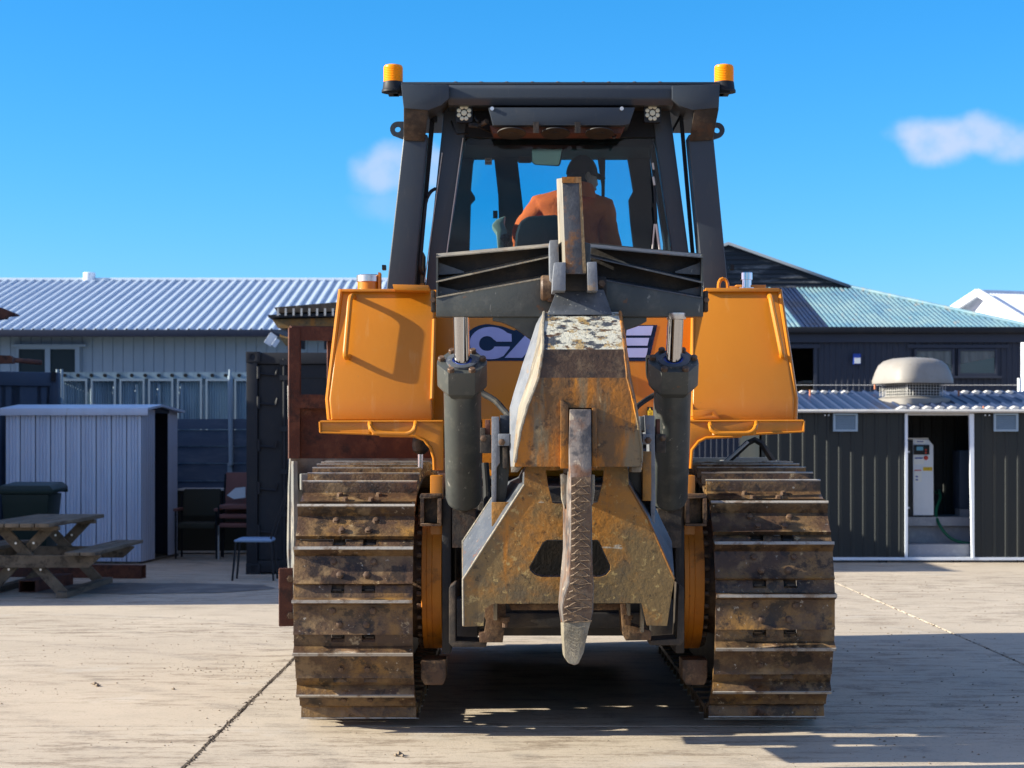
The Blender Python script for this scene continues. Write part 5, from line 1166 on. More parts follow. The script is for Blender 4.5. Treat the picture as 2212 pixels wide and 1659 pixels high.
jk = MB(); c = Bc+Cd*1.5+Ad*.8; jk.rings([[c+Vector((.12*math.cos(a)*q+.05*math.sin(z*4), .06*math.sin(a)*q, z)) for a in [2*PI*i/10 for i in range(10)]] for z, q in ((.9,.4),(1.1,1),(1.3,.7),(1.45,.5))]); jo = obj('red_jacket', jk, M['red'], None); tag(jo, 'red jacket hanging inside the silver shed doorway', 'jacket')

# dark blue container at the left edge
cb = thing('shipping_container', 'dark blue grey container at the left edge with rusty steel on its roof', 'container', (-7.5,26,0))
c1 = Vector((XX(119,27.0),27.0,0)); cd_ = Vector((-1,-.55,0)).normalized(); cH = 2.54
for k in range(7):
    b = MB(); O = c1+cd_*(k+1)*.5; sheet(b, O+up*.15, -cd_, (0,0,1), (.48,-.87,0), .5, cH-.35, .5, [(0,0),(.03,-.02),(.45,-.02),(.48,0),(.6,0),(.63,-.02),(.72,-.02),(.76,0)]); obj('side_panel', b, M['contblue'], cb, smooth=False)
b = MB(); b.beam(c1+up*(cH-.1),c1+cd_*4+up*(cH-.1),.1,.2); b.beam(c1+up*.08,c1+cd_*4+up*.08,.1,.16); b.beam(c1,c1+up*cH,.14,.14,(0,1,0)); bk_ = Vector((.48,-.87,0))*-2.3
b.loft([c1,c1+cd_*4,c1+cd_*4+bk_,c1+bk_],[p+up*(cH-.05) for p in (c1,c1+cd_*4,c1+cd_*4+bk_,c1+bk_)]); obj('frame', b, M['contblue'], cb, bevel=.02)
b = MB(); b.beam(c1+up*(cH-.13)+Vector((.0,-.08,0)),c1+up*(cH+.0)+Vector((0,-.08,0)),.06,.04,(0,1,0)); obj('corner_casting', b, M['contblack'], cb)
sc = thing('scrap_steel', 'rusty steel spikes and pipe lying on the dark blue container', 'scrap metal', (-7.6,25.6,cH))
b = MB(); Y = 25.8; b.poly([(-60,650),(0,664),(30,676),(36,681),(12,683),(8,688),(-60,695)],Y,Y+.2); obj('steel_spike', b, M['rust'], sc)
b = MB(); b.poly([(-60,765),(22,768),(26,772),(26,785),(-60,786)],Y,Y+.15); obj('steel_block', b, M['rust'], sc)
b = MB(); b.cyl(P(20,777,Y+.1),P(88,783,Y+.5),.035); obj('pipe', b, M['rust'], sc)
b = MB(); b.poly([(-62,600),(-30,600),(-30,786),(-62,786)],Y,Y+.2); obj('upright', b, M['rust'], sc)

# wheelie bin
wb = thing('wheelie_bin', 'dark green wheelie bin with lid in front of the silver shed', 'bin', (-5.5,22.2,0))
Yb = 22.0; b = MB(); cxp = XX(68,Yb)
b.rings([[(cxp-a,Yb-c,z),(cxp+a,Yb-c,z),(cxp+a,Yb+c+.02,z),(cxp-a,Yb+c+.02,z)] for z,a,c in ((.06,.21,.22),(.85,.265,.30),(.95,.275,.31))]); obj('bin_body', b, M['green'], wb, bevel=.015)
b = MB(); b.rings([[(cxp-a,Yb-c,z),(cxp+a,Yb-c,z),(cxp+a,Yb+c+.05,z+.03),(cxp-a,Yb+c+.05,z+.03)] for z,a,c in ((.95,.33,.34),(1.0,.335,.345),(1.05,.28,.30))]); obj('lid', b, M['green'], wb, bevel=.015)
b = MB(); b.cyl((cxp-.28,Yb+.34,.98),(cxp+.34,Yb+.34,.98),.02); obj('handle', b, M['green'], wb)
for s in (-1,1):
    b = MB(); b.lathe((cxp+s*.24-.02,Yb+.25,.10),(1,0,0),[(0,.1),(.04,.1)],18); obj('wheel', b, M['black'], wb)

# picnic table
pt = thing('picnic_table', 'weathered wooden picnic table with attached benches at the left', 'picnic table', (-4.87,19.7,0))
cxT = -4.87
for k in range(5):
    b = MB(); x = cxT-.36+k*.148; b.box(x,x+.138,18.45,20.95,.712,.752); obj('table_plank', b, M['wood'], pt, bevel=.006)
for s in (-1,1):
    for k in range(2):
        x = cxT+s*.62-.15+k*.155; b = MB(); b.box(x,x+.145,18.65,21.1,.425,.46); obj('bench_plank', b, M['wood'], pt, bevel=.006)
for Yk in (18.95, 20.6):
    b = MB(); b.beam((cxT-.36,Yk-.045,.685),(cxT+.36,Yk-.045,.685),.04,.10,(0,1,0)); obj('top_bearer', b, M['wood'], pt, bevel=.004)
    b = MB(); b.poly([(XX,0) for XX in ()] or [(0,0),(1,0),(1,1)],30,30.01) if False else None
    b.holes([(cxT-.76,.37),(cxT-.72,.295),(cxT+.66,.295),(cxT+.78,.40),(cxT+.78,.42),(cxT-.78,.42)],[],Yk-.09,Yk-.045); obj('bench_bearer', b, M['wood'], pt, bevel=.004)
    for s in (-1,1):
        b = MB(); y0 = Yk-(.0 if s > 0 else -.042)
        b.holes([(cxT-s*.30,.68),(cxT-s*.155,.68),(cxT+s*.47,.02),(cxT+s*.325,.02)],[],y0,y0+.04); lg = obj('leg', b, M['wood'], pt, bevel=.004)
        for tt in (.22,.5,.62):
            q = Vector((cxT-s*.22+s*.62*tt, y0, .68-.66*tt)); b = MB(); b.lathe(q,(0,-1,0),[(0,.012),(.008,.012)],8); obj('bolt', b, M['alu'], lg)
for s in (-1,1):
    b = MB(); b.beam((cxT+s*.42,18.75,.03),(cxT+s*.42,20.9,.03),.11,.06); obj('skid', b, M['wood'], pt, bevel=.006)
# ground items under the table
def rhs(name, a, c, label, w=.14, h=.10):
    a, c = Vector(a), Vector(c); o = thing(name, label, 'steel beam', tuple(a), 'rusty steel box sections on the ground'); t_ = (c-a).normalized(); sd = t_.cross(up).normalized()
    for off, ww, hh in ((up*(h/2-.004),w,.008),(up*(-h/2+.004),w,.008),(sd*(w/2-.004),.008,h-.016),(sd*(-w/2+.004),.008,h-.016)):
        b = MB(); b.beam(a+off+up*(h/2),c+off+up*(h/2),ww,hh); obj('wall_plate', b, M['rust'], o)
rhs('steel_beam', (XX(316,21.7),21.55,0), (XX(-60,21.9),21.9,0), 'long rusty box section lying in front of the silver shed', .15,.15)
rhs('steel_beam', (XX(64,19.6),19.5,0), (XX(150,20.8),20.6,0), 'short rusty box section with open end under the picnic table', .18,.12)
b = MB(); n = 40; cx_, cy_ = XX(300,19.6), 20.0
b.add([(cx_+.0,cy_,.004)]+[(cx_+(1.35+.25*mnoise.noise(Vector((math.cos(2*PI*i/n)*2,math.sin(2*PI*i/n)*2,1))))*math.cos(2*PI*i/n), cy_+(.75+.2*mnoise.noise(Vector((math.cos(2*PI*i/n)*2,math.sin(2*PI*i/n)*2,5))))*math.sin(2*PI*i/n),.004) for i in range(n)], [(0,1+i,1+(i+1)%n) for i in range(n)])
tag(obj('damp_stain', b, M['stain'], smooth=False), 'dark damp patch on the concrete beside the picnic table', kind='structure')

# fence behind
fc = thing('clear_sheet_fence', 'tall fence of framed clear ribbed sheets behind the silver shed', 'fence', (-4.9,29,0))
Yf_ = 29.0; b = MB(); sheet(b, (XX(118,Yf_),Yf_,.2), (1,0,0), (0,0,1), (0,-1,0), XX(560,Yf_)-XX(118,Yf_), ZZ(812,Yf_)-.2, .076, FINE); obj('ribbed_sheet', b, M['polyc'], fc, smooth=False)
for k in range(7):
    x0 = 134+k*62; b = MB(); b.polyh([(x0,818),(x0+54,818),(x0+54,960),(x0,960)],[[(x,y) for x,y in ((x0+4,823),(x0+4,956),(x0+50,956),(x0+50,823))]],Yf_-.12,Yf_-.08); obj('sheet_frame', b, M['paleblue'], fc)
b = MB(); b.pbox(118,560,804,818,Yf_-.07,Yf_-.02); obj('top_rail', b, M['polyc'], fc)
for k in range(14):
    b = MB(); b.lathe(P(140+k*29,811,Yf_-.07),(0,-1,0),[(0,.028),(.03,.028)],10); obj('clip', b, M['black'], fc)
for x in (124,133,497): 
    b = MB(); b.cyl(P(x,798,Yf_-.25),(XX(x,Yf_-.25),Yf_-.25,0),.022); obj('post', b, M['paleblue'], fc)
for k in range(8):
    x0 = 128+k*50+((k*37)%13); b = MB(); b.cyl(P(x0+10,830,Yf_-.02),P(x0+11,905,Yf_-.02),.03); obj('stiffener', b, M['paleblue'], fc)
bf = thing('board_fence', 'low dark fence of wide horizontal boards between shed and black container', 'fence', (-4.3,27.6,0))
Yf2 = 27.5
for k, (a, c) in enumerate(((905,927),(929,963),(965,1000),(1002,1038),(1040,1060),(1062,1100),(1102,1150))):
    b = MB(); A = [P(330,a,Yf2),P(600,a,Yf2),P(600,c,Yf2-.03),P(330,c,Yf2-.03)]; b.loft(A,[p+Vector((0,.05,0)) for p in A]); obj('fence_board', b, M['fence'], bf)
for x in (340,497,590): b = MB(); b.box(XX(x,Yf2)-.04,XX(x,Yf2)+.04,Yf2+.06,Yf2+.14,0,ZZ(900,Yf2)); obj('post', b, M['paleblue'], bf)
b = MB(); b.cyl(P(499,1005,Yf2-.1),P(497,812,Yf2-.1),.035); b.box(XX(493,Yf2),XX(503,Yf2),Yf2-.08,Yf2-.03,0,ZZ(1000,Yf2)); po = obj('white_pole', b, M['paleblue']); tag(po, 'pale steel pole standing in front of the dark board fence', 'pole')
pb = thing('cabinet', 'low dark plywood cabinet behind the stacked chairs', 'cabinet', (XX(455,26.3),26.5,0))
b = MB(); b.pbox(383,532,1058,1192,26.3,26.8); obj('cabinet_body', b, M['ply'], pb)
for y0,y1 in ((1056,1060),(1190,1194)):
    b = MB(); b.pbox(383,532,y0,y1,26.26,26.8); obj('edge_strip', b, M['paleedge'], pb)

# chairs
def armchair(loc, label, vinyl, stack=1, back=True, group=None):
    o = thing('armchair', label, 'chair', loc, group); x, y, _ = loc
    for s in (-1,1):
        for yy in (-.24,.22):
            b = MB(); b.cyl((x+s*.27,y+yy,0),(x+s*.27,y+yy,.64 if yy < 0 else .85),.014); obj('leg', b, M['black'], o)
        b = MB(); b.box(x+s*.27-.03,x+s*.27+.03,y-.28,y+.2,.63,.67); obj('armrest', b, M['brownvinyl'], o, bevel=.012)
    b = MB(); b.box(x-.25,x+.25,y-.24,y+.22,.40,.48); obj('seat', b, vinyl, o, bevel=.03)
    b = MB(); b.loft([(x-.25,y+.2,.55),(x+.25,y+.2,.55),(x+.25,y+.26,.92),(x-.25,y+.26,.92)],[(x-.25,y+.25,.55),(x+.25,y+.25,.55),(x+.25,y+.31,.92),(x-.25,y+.31,.92)]); obj('backrest', b, vinyl, o, bevel=.02)
    return o
armchair((XX(430,25.4),25.4,0), 'dark green armchair with low back between shed and container', M['ply'])
xs = XX(520,25.3)
for k in range(3):
    o = thing('stacked_chair', ('bottom','middle','top')[k]+' brown vinyl chair in the stack beside the black container', 'chair', (xs,25.3,.12*k), 'stacked brown chairs'); zz = .12*k
    b = MB(); b.box(xs-.25,xs+.25,25.05,25.5,.42+zz,.48+zz); obj('seat', b, M['brownvinyl'], o, bevel=.02)
    b = MB(); b.loft([(xs-.24,25.48+.02*k,.52+zz),(xs+.24,25.48+.02*k,.52+zz),(xs+.24,25.58+.02*k,.90+zz),(xs-.24,25.58+.02*k,.90+zz)],[(xs-.24,25.495+.02*k,.52+zz),(xs+.24,25.495+.02*k,.52+zz),(xs+.24,25.595+.02*k,.90+zz),(xs-.24,25.595+.02*k,.90+zz)]); obj('backrest', b, M['brownvinyl'], o, bevel=.004)
    for s in (-1,1):
        b = MB(); b.tube([(xs+s*.26,25.07,.0 if k == 0 else zz+.2),(xs+s*.26,25.07,.45+zz)],.012,8); obj('leg', b, M['paleedge'] if k == 0 else M['black'], o)
        b = MB(); b.tube([(xs+s*.26,25.47,.0 if k == 0 else zz+.2),(xs+s*.25,25.56+.02*k,.88+zz)],.012,8); obj('leg', b, M['black'], o)
b = MB(); b.poly([(490,1070),(508,1054),(530,1052),(530,1075),(505,1078)],25.1,25.14); cu = obj('white_cloth', b, M['whitewall']); tag(cu, 'pale cloth lying on the stacked brown chairs', 'cloth')
chx, chy = XX(548,21.2), 21.3
co = thing('dining_chair', 'pale blue padded metal chair standing before the black container', 'chair', (chx,chy,0))
b = MB(); b.rings([[(chx-a+.03*q,chy-c,z),(chx+a,chy-c,z),(chx+a,chy+c,z),(chx-a+.03*q,chy+c,z)] for z,a,c,q in ((.43,.20,.18,0),(.45,.215,.19,0),(.475,.19,.17,1))]); obj('seat', b, M['bluevinyl'], co, bevel=.015)
for (dx, dy) in ((-.2,-.15),(-.2,.17),(.2,-.15),(.2,.17)):
    b = MB(); b.cyl((chx+dx*1.15,chy+dy*1.1,0),(chx+dx*.95,chy+dy,.44),.012); obj('leg', b, M['black'], co)
for dy in (-.16,.18):
    b = MB(); b.tube([(chx+.19,chy+dy,.44),(chx+.27,chy+dy,.7),(chx+.38,chy+dy,1.0),(chx+.39,chy+dy,1.04)],.011,8); obj('back_tube', b, M['black'], co)
b = MB(); b.beam((chx+.36,chy-.17,.95),(chx+.36,chy+.19,.95),.02,.14); obj('backrest', b, M['black'], co)

# black container
bc = thing('shipping_container', 'black shipping container with locking bars behind the bulldozer', 'container', (-1.9,23,0))
Yc = 22.2; xA, xB = XX(532,Yc), XX(532,Yc)+2.44; zT = 2.60
b = MB(); b.box(xA+.02,xB-.02,Yc+.08,Yc+6.1,.1,zT-.02); obj('container_body', b, M['contblack'], bc)
b = MB(); b.box(xA,xA+.13,Yc,Yc+.14,0,zT); b.box(xB-.13,xB,Yc,Yc+.14,0,zT); b.box(xA+.13,xB-.13,Yc+.01,Yc+.14,zT-.14,zT-.005); b.box(xA+.13,xB-.13,Yc+.01,Yc+.14,.02,.16); obj('end_frame', b, M['contblack'], bc, bevel=.01)
for sx_ in (0,1):
    dx0 = xA+.14+sx_*1.085; b = MB(); b.box(dx0,dx0+1.075,Yc+.05,Yc+.08,.17,zT-.15); dr = obj('container_door', b, M['contblack'], bc)
    for (z0,z1) in ((.3,.72),(.86,1.28),(1.42,1.84),(1.98,2.32)):
        b = MB(); b.polyh([(0,0),(1,0),(1,1)],[],5,5.1) if False else None
        b.holes([(dx0+.32,z0),(dx0+1.0,z0),(dx0+1.0,z1),(dx0+.32,z1)],[[(dx0+.34,z1-.02),(dx0+.98,z1-.02),(dx0+.98,z0+.02),(dx0+.34,z0+.02)]],Yc+.035,Yc+.05); obj('door_rib', b, M['contblack'], dr)
    for lx in (.30,.85):
        b = MB(); b.cyl((dx0+lx,Yc+.02,.1),(dx0+lx,Yc+.02,zT-.08),.017); obj('lock_bar', b, M['contblack'], dr)
        for z in (.14,.7,1.2,1.7,2.3,2.48):
            b = MB(); b.box(dx0+lx-.05,dx0+lx+.05,Yc-.0,Yc+.05,z-.03,z+.03); obj('bar_bracket', b, M['contblack'], dr)
    for z in (.5,1.0,1.5,2.0,2.35):
        b = MB(); hx = dx0 if sx_ == 0 else dx0+1.0
        b.tube([(hx+.0,Yc+.02,z),(hx+.2,Yc+.02,z-.02),(hx+.22,Yc+.02,z+.06)],.014,6); b.cyl((hx,Yc+.01,z-.06),(hx,Yc+.01,z+.08),.02); obj('hinge', b, M['contblack'], dr)
for x_ in (xA, xB-.16):
    for z_ in (0, zT-.12):
        b = MB(); c = (x_+.08, z_+.06); b.holes([(x_-.004,z_-.0),(x_+.164,z_),(x_+.164,z_+.124),(x_-.004,z_+.124)],[[(c[0]+.03*math.cos(a*PI/5),c[1]+.04*math.sin(a*PI/5)) for a in range(10)]],Yc-.012,Yc+.05); obj('corner_casting', b, M['contblack'], bc, bevel=.004)
# scrap on top of the black container
sr = thing('scrap_rack', 'dark slatted rack and bent metal scrap lying on the black container', 'scrap metal', (-2.3,24.4,2.6))
Y = 24.0
b = MB(); b.poly([(592,664),(640,660),(735,652),(735,672),(600,676)],Y,Y+1.2); obj('tray', b, M['charcoal_dusty'], sr)
b = MB(); b.poly([(578,680),(735,676),(735,684),(580,686)],Y-.05,Y+1.2); obj('side_rail', b, M['contblack'], sr)
for k in range(8):
    b = MB(); b.pbox(598+k*17,602+k*17,666,682,Y-.07,Y-.04); obj('slat', b, M['paleedge'], sr)
b = MB(); b.poly([(588,690),(735,686),(735,712),(600,708)],Y+.05,Y+1.0); obj('rusty_underframe', b, M['ripper_rust'], sr)
b = MB(); b.poly([(585,714),(735,712),(735,730),(620,728)],Y+.1,Y+.9); obj('blue_sheet', b, M['contblue'], sr)
b = MB(); b.beam(P(577,744,Y),P(592,722,Y),.10,.03,(0,1,.3)); b.beam(P(590,748,Y-.1),P(601,733,Y-.1),.06,.05,(0,1,.3)); obj('bent_plate', b, M['whitewall'], sr)
b = MB(); b.loft([P(604,728,Y),P(640,734,Y),P(636,744,Y),P(618,748,Y)],[P(604,722,Y+.3),P(650,726,Y+.3),P(640,738,Y+.3),P(618,742,Y+.3)]); obj('crumpled_sheet', b, M['ripper_rust'], sr)
for x in (650,700): b = MB(); b.pbox(x,x+8,728,754,Y+.1,Y+.2); obj('foot', b, M['contblack'], sr)
b = MB(); b.cyl(P(625,833,21.8),P(630,1215,21.9),.02); b.cyl(P(629,905,13.6),P(628,905,13.61),.0001) if False else None
pp_ = obj('leaning_pole', b, M['paleedge']); tag(pp_, 'thin pale pole leaning at the black container door', 'pole')

#@@RIGHT
# ------------------------------------------------------------------ right: compressor shed
Ysd = 24.4; xs0, xs1 = XX(1640,Ysd), XX(2420,Ysd); zR = ZZ(893,Ysd); zb = ZZ(1207,Ysd)
cs_ = thing('compressor_shed', 'low dark clad shed with open doorway and ribbed roof at the right', 'shed', ((xs0+xs1)/2,25,0))
def wallpanels(a, c):
    x = XX(a,Ysd); e = XX(c,Ysd); 
    while x < e-.01:
        w = min(.62, e-x); b = MB(); sheet(b, (x,Ysd,zb), (1,0,0), (0,0,1), (0,-1,0), w, zR-zb, .155, [(0,0),(.55,0),(.62,.009),(.82,.009),(.9,0)]); obj('wall_panel', b, M['darkshed'], cs_, smooth=False); x += w
wallpanels(1640,1955); wallpanels(2104,2420)
for pts in ([(1955,893),(1961,893),(1961,1207),(1955,1207)],[(2094,893),(2104,893),(2105,1207),(2100,1207)]):
    b = MB(); b.poly(pts, Ysd-.03, Ysd+.03); obj('door_jamb', b, M['whitewall'], cs_)
b = MB(); b.pbox(1961,2095,890,897,Ysd-.028,Ysd+.03); obj('door_head', b, M['paleedge'], cs_)
b = MB(); b.pbox(1640,2420,1204,1210,Ysd-.025,Ysd+.04); obj('base_rail', b, M['whitewall'], cs_)
for x in (1700,1900,2060,2200,2300): b = MB(); b.box(XX(x,Ysd),XX(x,Ysd)+.1,Ysd,Ysd+1.5,0,ZZ(1210,Ysd)); obj('footing', b, M['greydark'], cs_)
b = MB(); b.box(xs0,xs1,Ysd+.05,Ysd+2.1,ZZ(1210,Ysd)-.02,ZZ(1204,Ysd)); obj('shed_floor', b, M['grey'], cs_)
b = MB(); b.box(xs0,xs1,Ysd+2.06,Ysd+2.1,zb,zR+.2); b.box(xs0,xs0+.03,Ysd,Ysd+2.1,zb,zR+.1); b.box(xs1-.03,xs1,Ysd,Ysd+2.1,zb,zR+.1); obj('outer_walls', b, M['darkshed'], cs_)
b = MB(); sheet(b, (XX(1900,25.9),25.9,zb), (1,0,0), (0,0,1), (0,-1,0), 2.2, zR-zb+.1, .155, [(0,0),(.55,0),(.62,.014),(.82,.014),(.9,0)]); obj('inner_wall', b, M['darkshed'], cs_, smooth=False)
# roof
sv = Vector((0,2.15,ZZ(846,26.5)-ZZ(889,Ysd-.08))); nv = Vector((0,-sv.z,sv.y)); x = xs0
while x < xs1-.01:
    w = min(.64, xs1-x); b = MB(); sheet(b, (x,Ysd-.08,ZZ(889,Ysd-.08)), (1,0,0), sv, nv, w, sv.length, .16, [(0,0),(.64,0),(.72,.02),(.84,.02),(.92,0)]); obj('roof_sheet', b, M['navyroof'], cs_, smooth=False); x += w
b = MB(); b.tube([(xs0,Ysd-.1,ZZ(888,Ysd-.1)),(xs1,Ysd-.1,ZZ(888,Ysd-.1))],.022,8); obj('eave_trim', b, M['paleedge'], cs_)
def caps(xa, xb, Y, z, n):                         # pale rib ends / flashing teeth
    b = MB(); w = (xb-xa)/n
    for k in range(n):
        x0 = xa+k*w; b.loft([(x0,Y,z),(x0+w*.6,Y,z),(x0+w*.85,Y,z+.035),(x0+w*.5,Y,z+.045)],[(x0,Y+.12,z+.016),(x0+w*.6,Y+.12,z+.016),(x0+w*.85,Y+.12,z+.05),(x0+w*.5,Y+.12,z+.06)])
    obj('ridge_flashing', b, M['paleedge'], cs_)
caps(XX(1720,26.3),XX(1835,26.3),26.2,ZZ(852,26.3),5); caps(XX(2070,26.3),XX(2190,26.3),26.2,ZZ(852,26.3),5)
caps(XX(1935,Ysd),XX(2420,Ysd),Ysd-.06,ZZ(886,Ysd),18)
for k,(x0,x1) in enumerate(((1800,1853),(2147,2200))):
    b = MB(); b.polyh([(x0,893),(x1,893),(x1,932),(x0,932)],[[(x0+5,897),(x0+5,928),(x1-5,928),(x1-5,897)]],Ysd-.05,Ysd-.02); lv_ = obj('louvre_vent', b, M['paleblue'], cs_)
    for j in range(8):
        b = MB(); y0 = 898.5+j*3.7; A = [P(x0+5,y0,Ysd-.025),P(x1-5,y0,Ysd-.025),P(x1-5,y0+2.6,Ysd-.045),P(x0+5,y0+2.6,Ysd-.045)]; b.loft(A,[p+Vector((0,0,-.004)) for p in A]); obj('slat', b, M['paleblue'], lv_)
for x,y in ((1782,897),(1790,897),(2128,897),(2137,897)):
    b = MB(); b.lathe(P(x,y,Ysd-.02),(0,-1,0),[(0,.01),(.01,.01)],8); obj('screw', b, M['whitewall'], cs_)
for x,y,Y in ((1750,850,26.0),(1890,835,26.3),(2071,852,26.0),(2125,885,24.6)):
    b = MB(); b.cyl(P(x,y+6,Y),P(x,y-8,Y),.014); obj('roof_stub', b, M['copper'], cs_)
# inside: plinth, compressor, hose
b = MB(); b.box(XX(1958,24.9),XX(2110,24.9),24.9,25.85,ZZ(1136,24.9),ZZ(1117,24.9)); sf = obj('shelf', b, M['grey'], cs_)
b = MB(); b.box(XX(1950,24.9),XX(2110,24.9),25.0,25.85,zb,ZZ(1136,24.9)-.01); obj('plinth', b, M['grey'], cs_)
b = MB(); b.box(XX(1962,24.5),XX(2100,24.5),24.5,24.9,zb,ZZ(1176,24.5)); obj('sill', b, M['grey'], cs_)
cm = thing('air_compressor', 'tall grey air compressor with control screen inside the dark shed doorway', 'air compressor', (XX(1985,24.9),25.1,ZZ(1117,24.9)))
Yk = 24.95
b = MB(); b.poly([(1972,949),(2006,950),(2016,962),(2017,1113),(1973,1113)],Yk,Yk+.7); obj('front_cover', b, M['whitewall'], cm, bevel=.004)
b = MB(); b.pbox(1945,1971,952,1113,Yk+.02,Yk+.7); sd_ = obj('side_cover', b, M['black'], cm)
for y in (976,1097): b = MB(); b.lathe(P(1963,y,Yk+.02),(0,-1,0),[(0,.014),(.008,.014)],10); obj('knob', b, M['whitewall'], sd_)
b = MB(); b.pbox(1945,2006,946,949,Yk-.01,Yk+.7); obj('top_cover', b, M['paleedge'], cm)
b = MB(); b.pbox(1945,2017,1113,1122,Yk+.01,Yk+.7); obj('base', b, M['black'], cm)
b = MB(); b.pbox(1974,2008,961,982,Yk-.02,Yk-.001); cn = obj('control_panel', b, M['black'], cm, bevel=.004)
b = MB(); b.pbox(1980,1994,965,973,Yk-.024,Yk-.021); obj('screen', b, M['blueprint'], cn)
for x,y,m_ in ((2000,972,'red'),(2000,978,'red'),(2000,967,'green')): b = MB(); b.lathe(P(x,y,Yk-.02),(0,-1,0),[(0,.012),(.006,.012)],8); obj('button', b, M[m_], cn)
b = MB(); b.lathe(P(2000,989,Yk),(0,-1,0),[(0,.03),(.004,.03),(.006,.02),(.03,.022)],12); obj('stop_button', b, M['red'], cm)
for q_ in ((1974,1996,986,1003),(1975,1991,1018,1041),(1978,1998,951,957)):
    b = MB(); b.pbox(*q_,Yk-.004,Yk-.001); st_ = obj('label_sheet', b, M['white'], cm)
b = MB(); b.pbox(1976,1994,988,991,Yk-.006,Yk-.0045); b.pbox(1978,1983,1028,1031,Yk-.006,Yk-.0045); b.pbox(1978,1983,1035,1038,Yk-.006,Yk-.0045); b.pbox(1981,1995,953,955,Yk-.006,Yk-.0045); obj('blue_print', b, M['blueb'], st_)
b = MB(); b.pbox(1975,1990,1015,1017,Yk-.004,Yk-.001); obj('red_print', b, M['red'], cm)
b = MB(); b.pbox(1994,2014,1009,1017,Yk-.004,Yk-.001); yl = obj('yellow_label', b, M['yellow'], cm)
# lettering "TMC7" as far as it can be read
b = MB()
def seg(x0,y0,x1,y1): b.beam(P(x0,y0,Yk-.0055),P(x1,y1,Yk-.0055),.001,.006,(0,1,0))
for s_ in ((1996,1010.5,1999.5,1010.5),(1997.7,1010.5,1997.7,1015.5),(2001,1015.5,2001,1010.5),(2001,1010.5,2002.7,1013.5),(2002.7,1013.5,2004.4,1010.5),(2004.4,1010.5,2004.4,1015.5),(2006,1010.5,2008.5,1010.5),(2006,1010.5,2006,1015.5),(2006,1015.5,2008.5,1015.5),(2010,1010.5,2013,1010.5),(2013,1010.5,2011,1015.5)): seg(*s_)
obj('lettering', b, M['black'], yl)
hs_ = MB(); q = []
v = [P(2023,1065,25.3),P(2028,1060,25.2),P(2031,1075,25.1),P(2024,1095,25.0),P(2022,1112,24.95),P(2030,1135,24.85),P(2048,1158,24.8),P(2070,1170,24.75),P(2098,1175,24.7)]
for i in range(len(v)-1):
    p0, p1, p2, p3 = v[max(i-1,0)], v[i], v[i+1], v[min(i+2,len(v)-1)]
    for k in range(6): t = k/6; q.append(.5*((2*p1)+(p2-p0)*t+(2*p0-5*p1+4*p2-p3)*t*t+(3*p1-p0-3*p2+p3)*t**3))
hs_.tube(q,.02,8); tag(obj('air_hose', hs_, M['hose']), 'green air hose curving down from the compressor shelf', 'hose')
at_ = thing('air_tank', 'dark upright tank at the right of the shed doorway', 'tank', (XX(2086,25.3),25.3,ZZ(1117,24.9)))
b = MB(); b.pbox(2072,2104,972,1100,25.2,25.6); obj('tank_body', b, M['contblue'], at_, bevel=.03); b = MB(); b.pbox(2074,2100,1100,1118,25.2,25.5); obj('tank_base', b, M['grey'], at_)
# roof cowl
ck = thing('roof_ventilator', 'large beige dome roof ventilator on the dark shed roof', 'ventilator', (XX(1970,25.4),25.4,ZZ(870,25.4)))
cc = Vector((XX(1971,25.5),25.5,0)); rot = Matrix.Rotation(R(24),3,'Z')
def sq(r, z, e=4.5, n=40, k=1):
    out = []
    for i in range(n):
        a = 2*PI*i/n; c_, s_ = math.cos(a), math.sin(a); rr = r/(abs(c_)**e+abs(s_)**e)**(1/e)
        out.append(cc+rot @ Vector((rr*c_, rr*s_*k, 0))+Vector((0,0,z)))
    return out
zq = lambda y: ZZ(y,25.5)
b = MB(); b.rings([sq(.415,zq(878)),sq(.415,zq(862)),sq(.40,zq(862)),sq(.33,zq(857))]); obj('base_plinth', b, M['cowl'], ck)
b = MB(); b.rings([sq(.29,zq(856)),sq(.30,zq(826))]); nk = obj('mesh_neck', b, M['mesh'], ck)
b = MB()
for k in range(14):
    for f in range(4):
        a0 = rot @ Matrix.Rotation(f*PI/2,3,'Z'); p = a0 @ Vector((-.31+k*.62/13,-.305,0)); b.cyl(cc+p+Vector((0,0,zq(856))),cc+p+Vector((0,0,zq(826))),.004,seg=4)
for j in range(6):
    z = zq(856)+j*(zq(826)-zq(856))/5; rg = sq(.307,z,n=24); b.tube(rg+[rg[0]],.004,4)
obj('guard_wires', b, M['paleedge'], nk)
b = MB(); b.rings([sq(.42,zq(830),4),sq(.455,zq(829),4),sq(.458,zq(822),4),sq(.45,zq(818),4),sq(.435,zq(805),3.6),sq(.40,zq(790),3.4),sq(.34,zq(780),3.2),sq(.24,zq(774.5),3),sq(.1,zq(772.5),2.5),sq(.01,zq(772.3),2)]); cw = obj('dome', b, M['cowl'], ck)
for k in range(4):
    a0 = rot @ Matrix.Rotation(k*PI/2+PI/4,3,'Z'); b = MB(); p = a0 @ Vector((.50,0,0)); b.tube([cc+p*.80+Vector((0,0,zq(800))),cc+p*.55+Vector((0,0,zq(778)))],[.05,.02],8); obj('dome_rib', b, M['cowl'], cw)

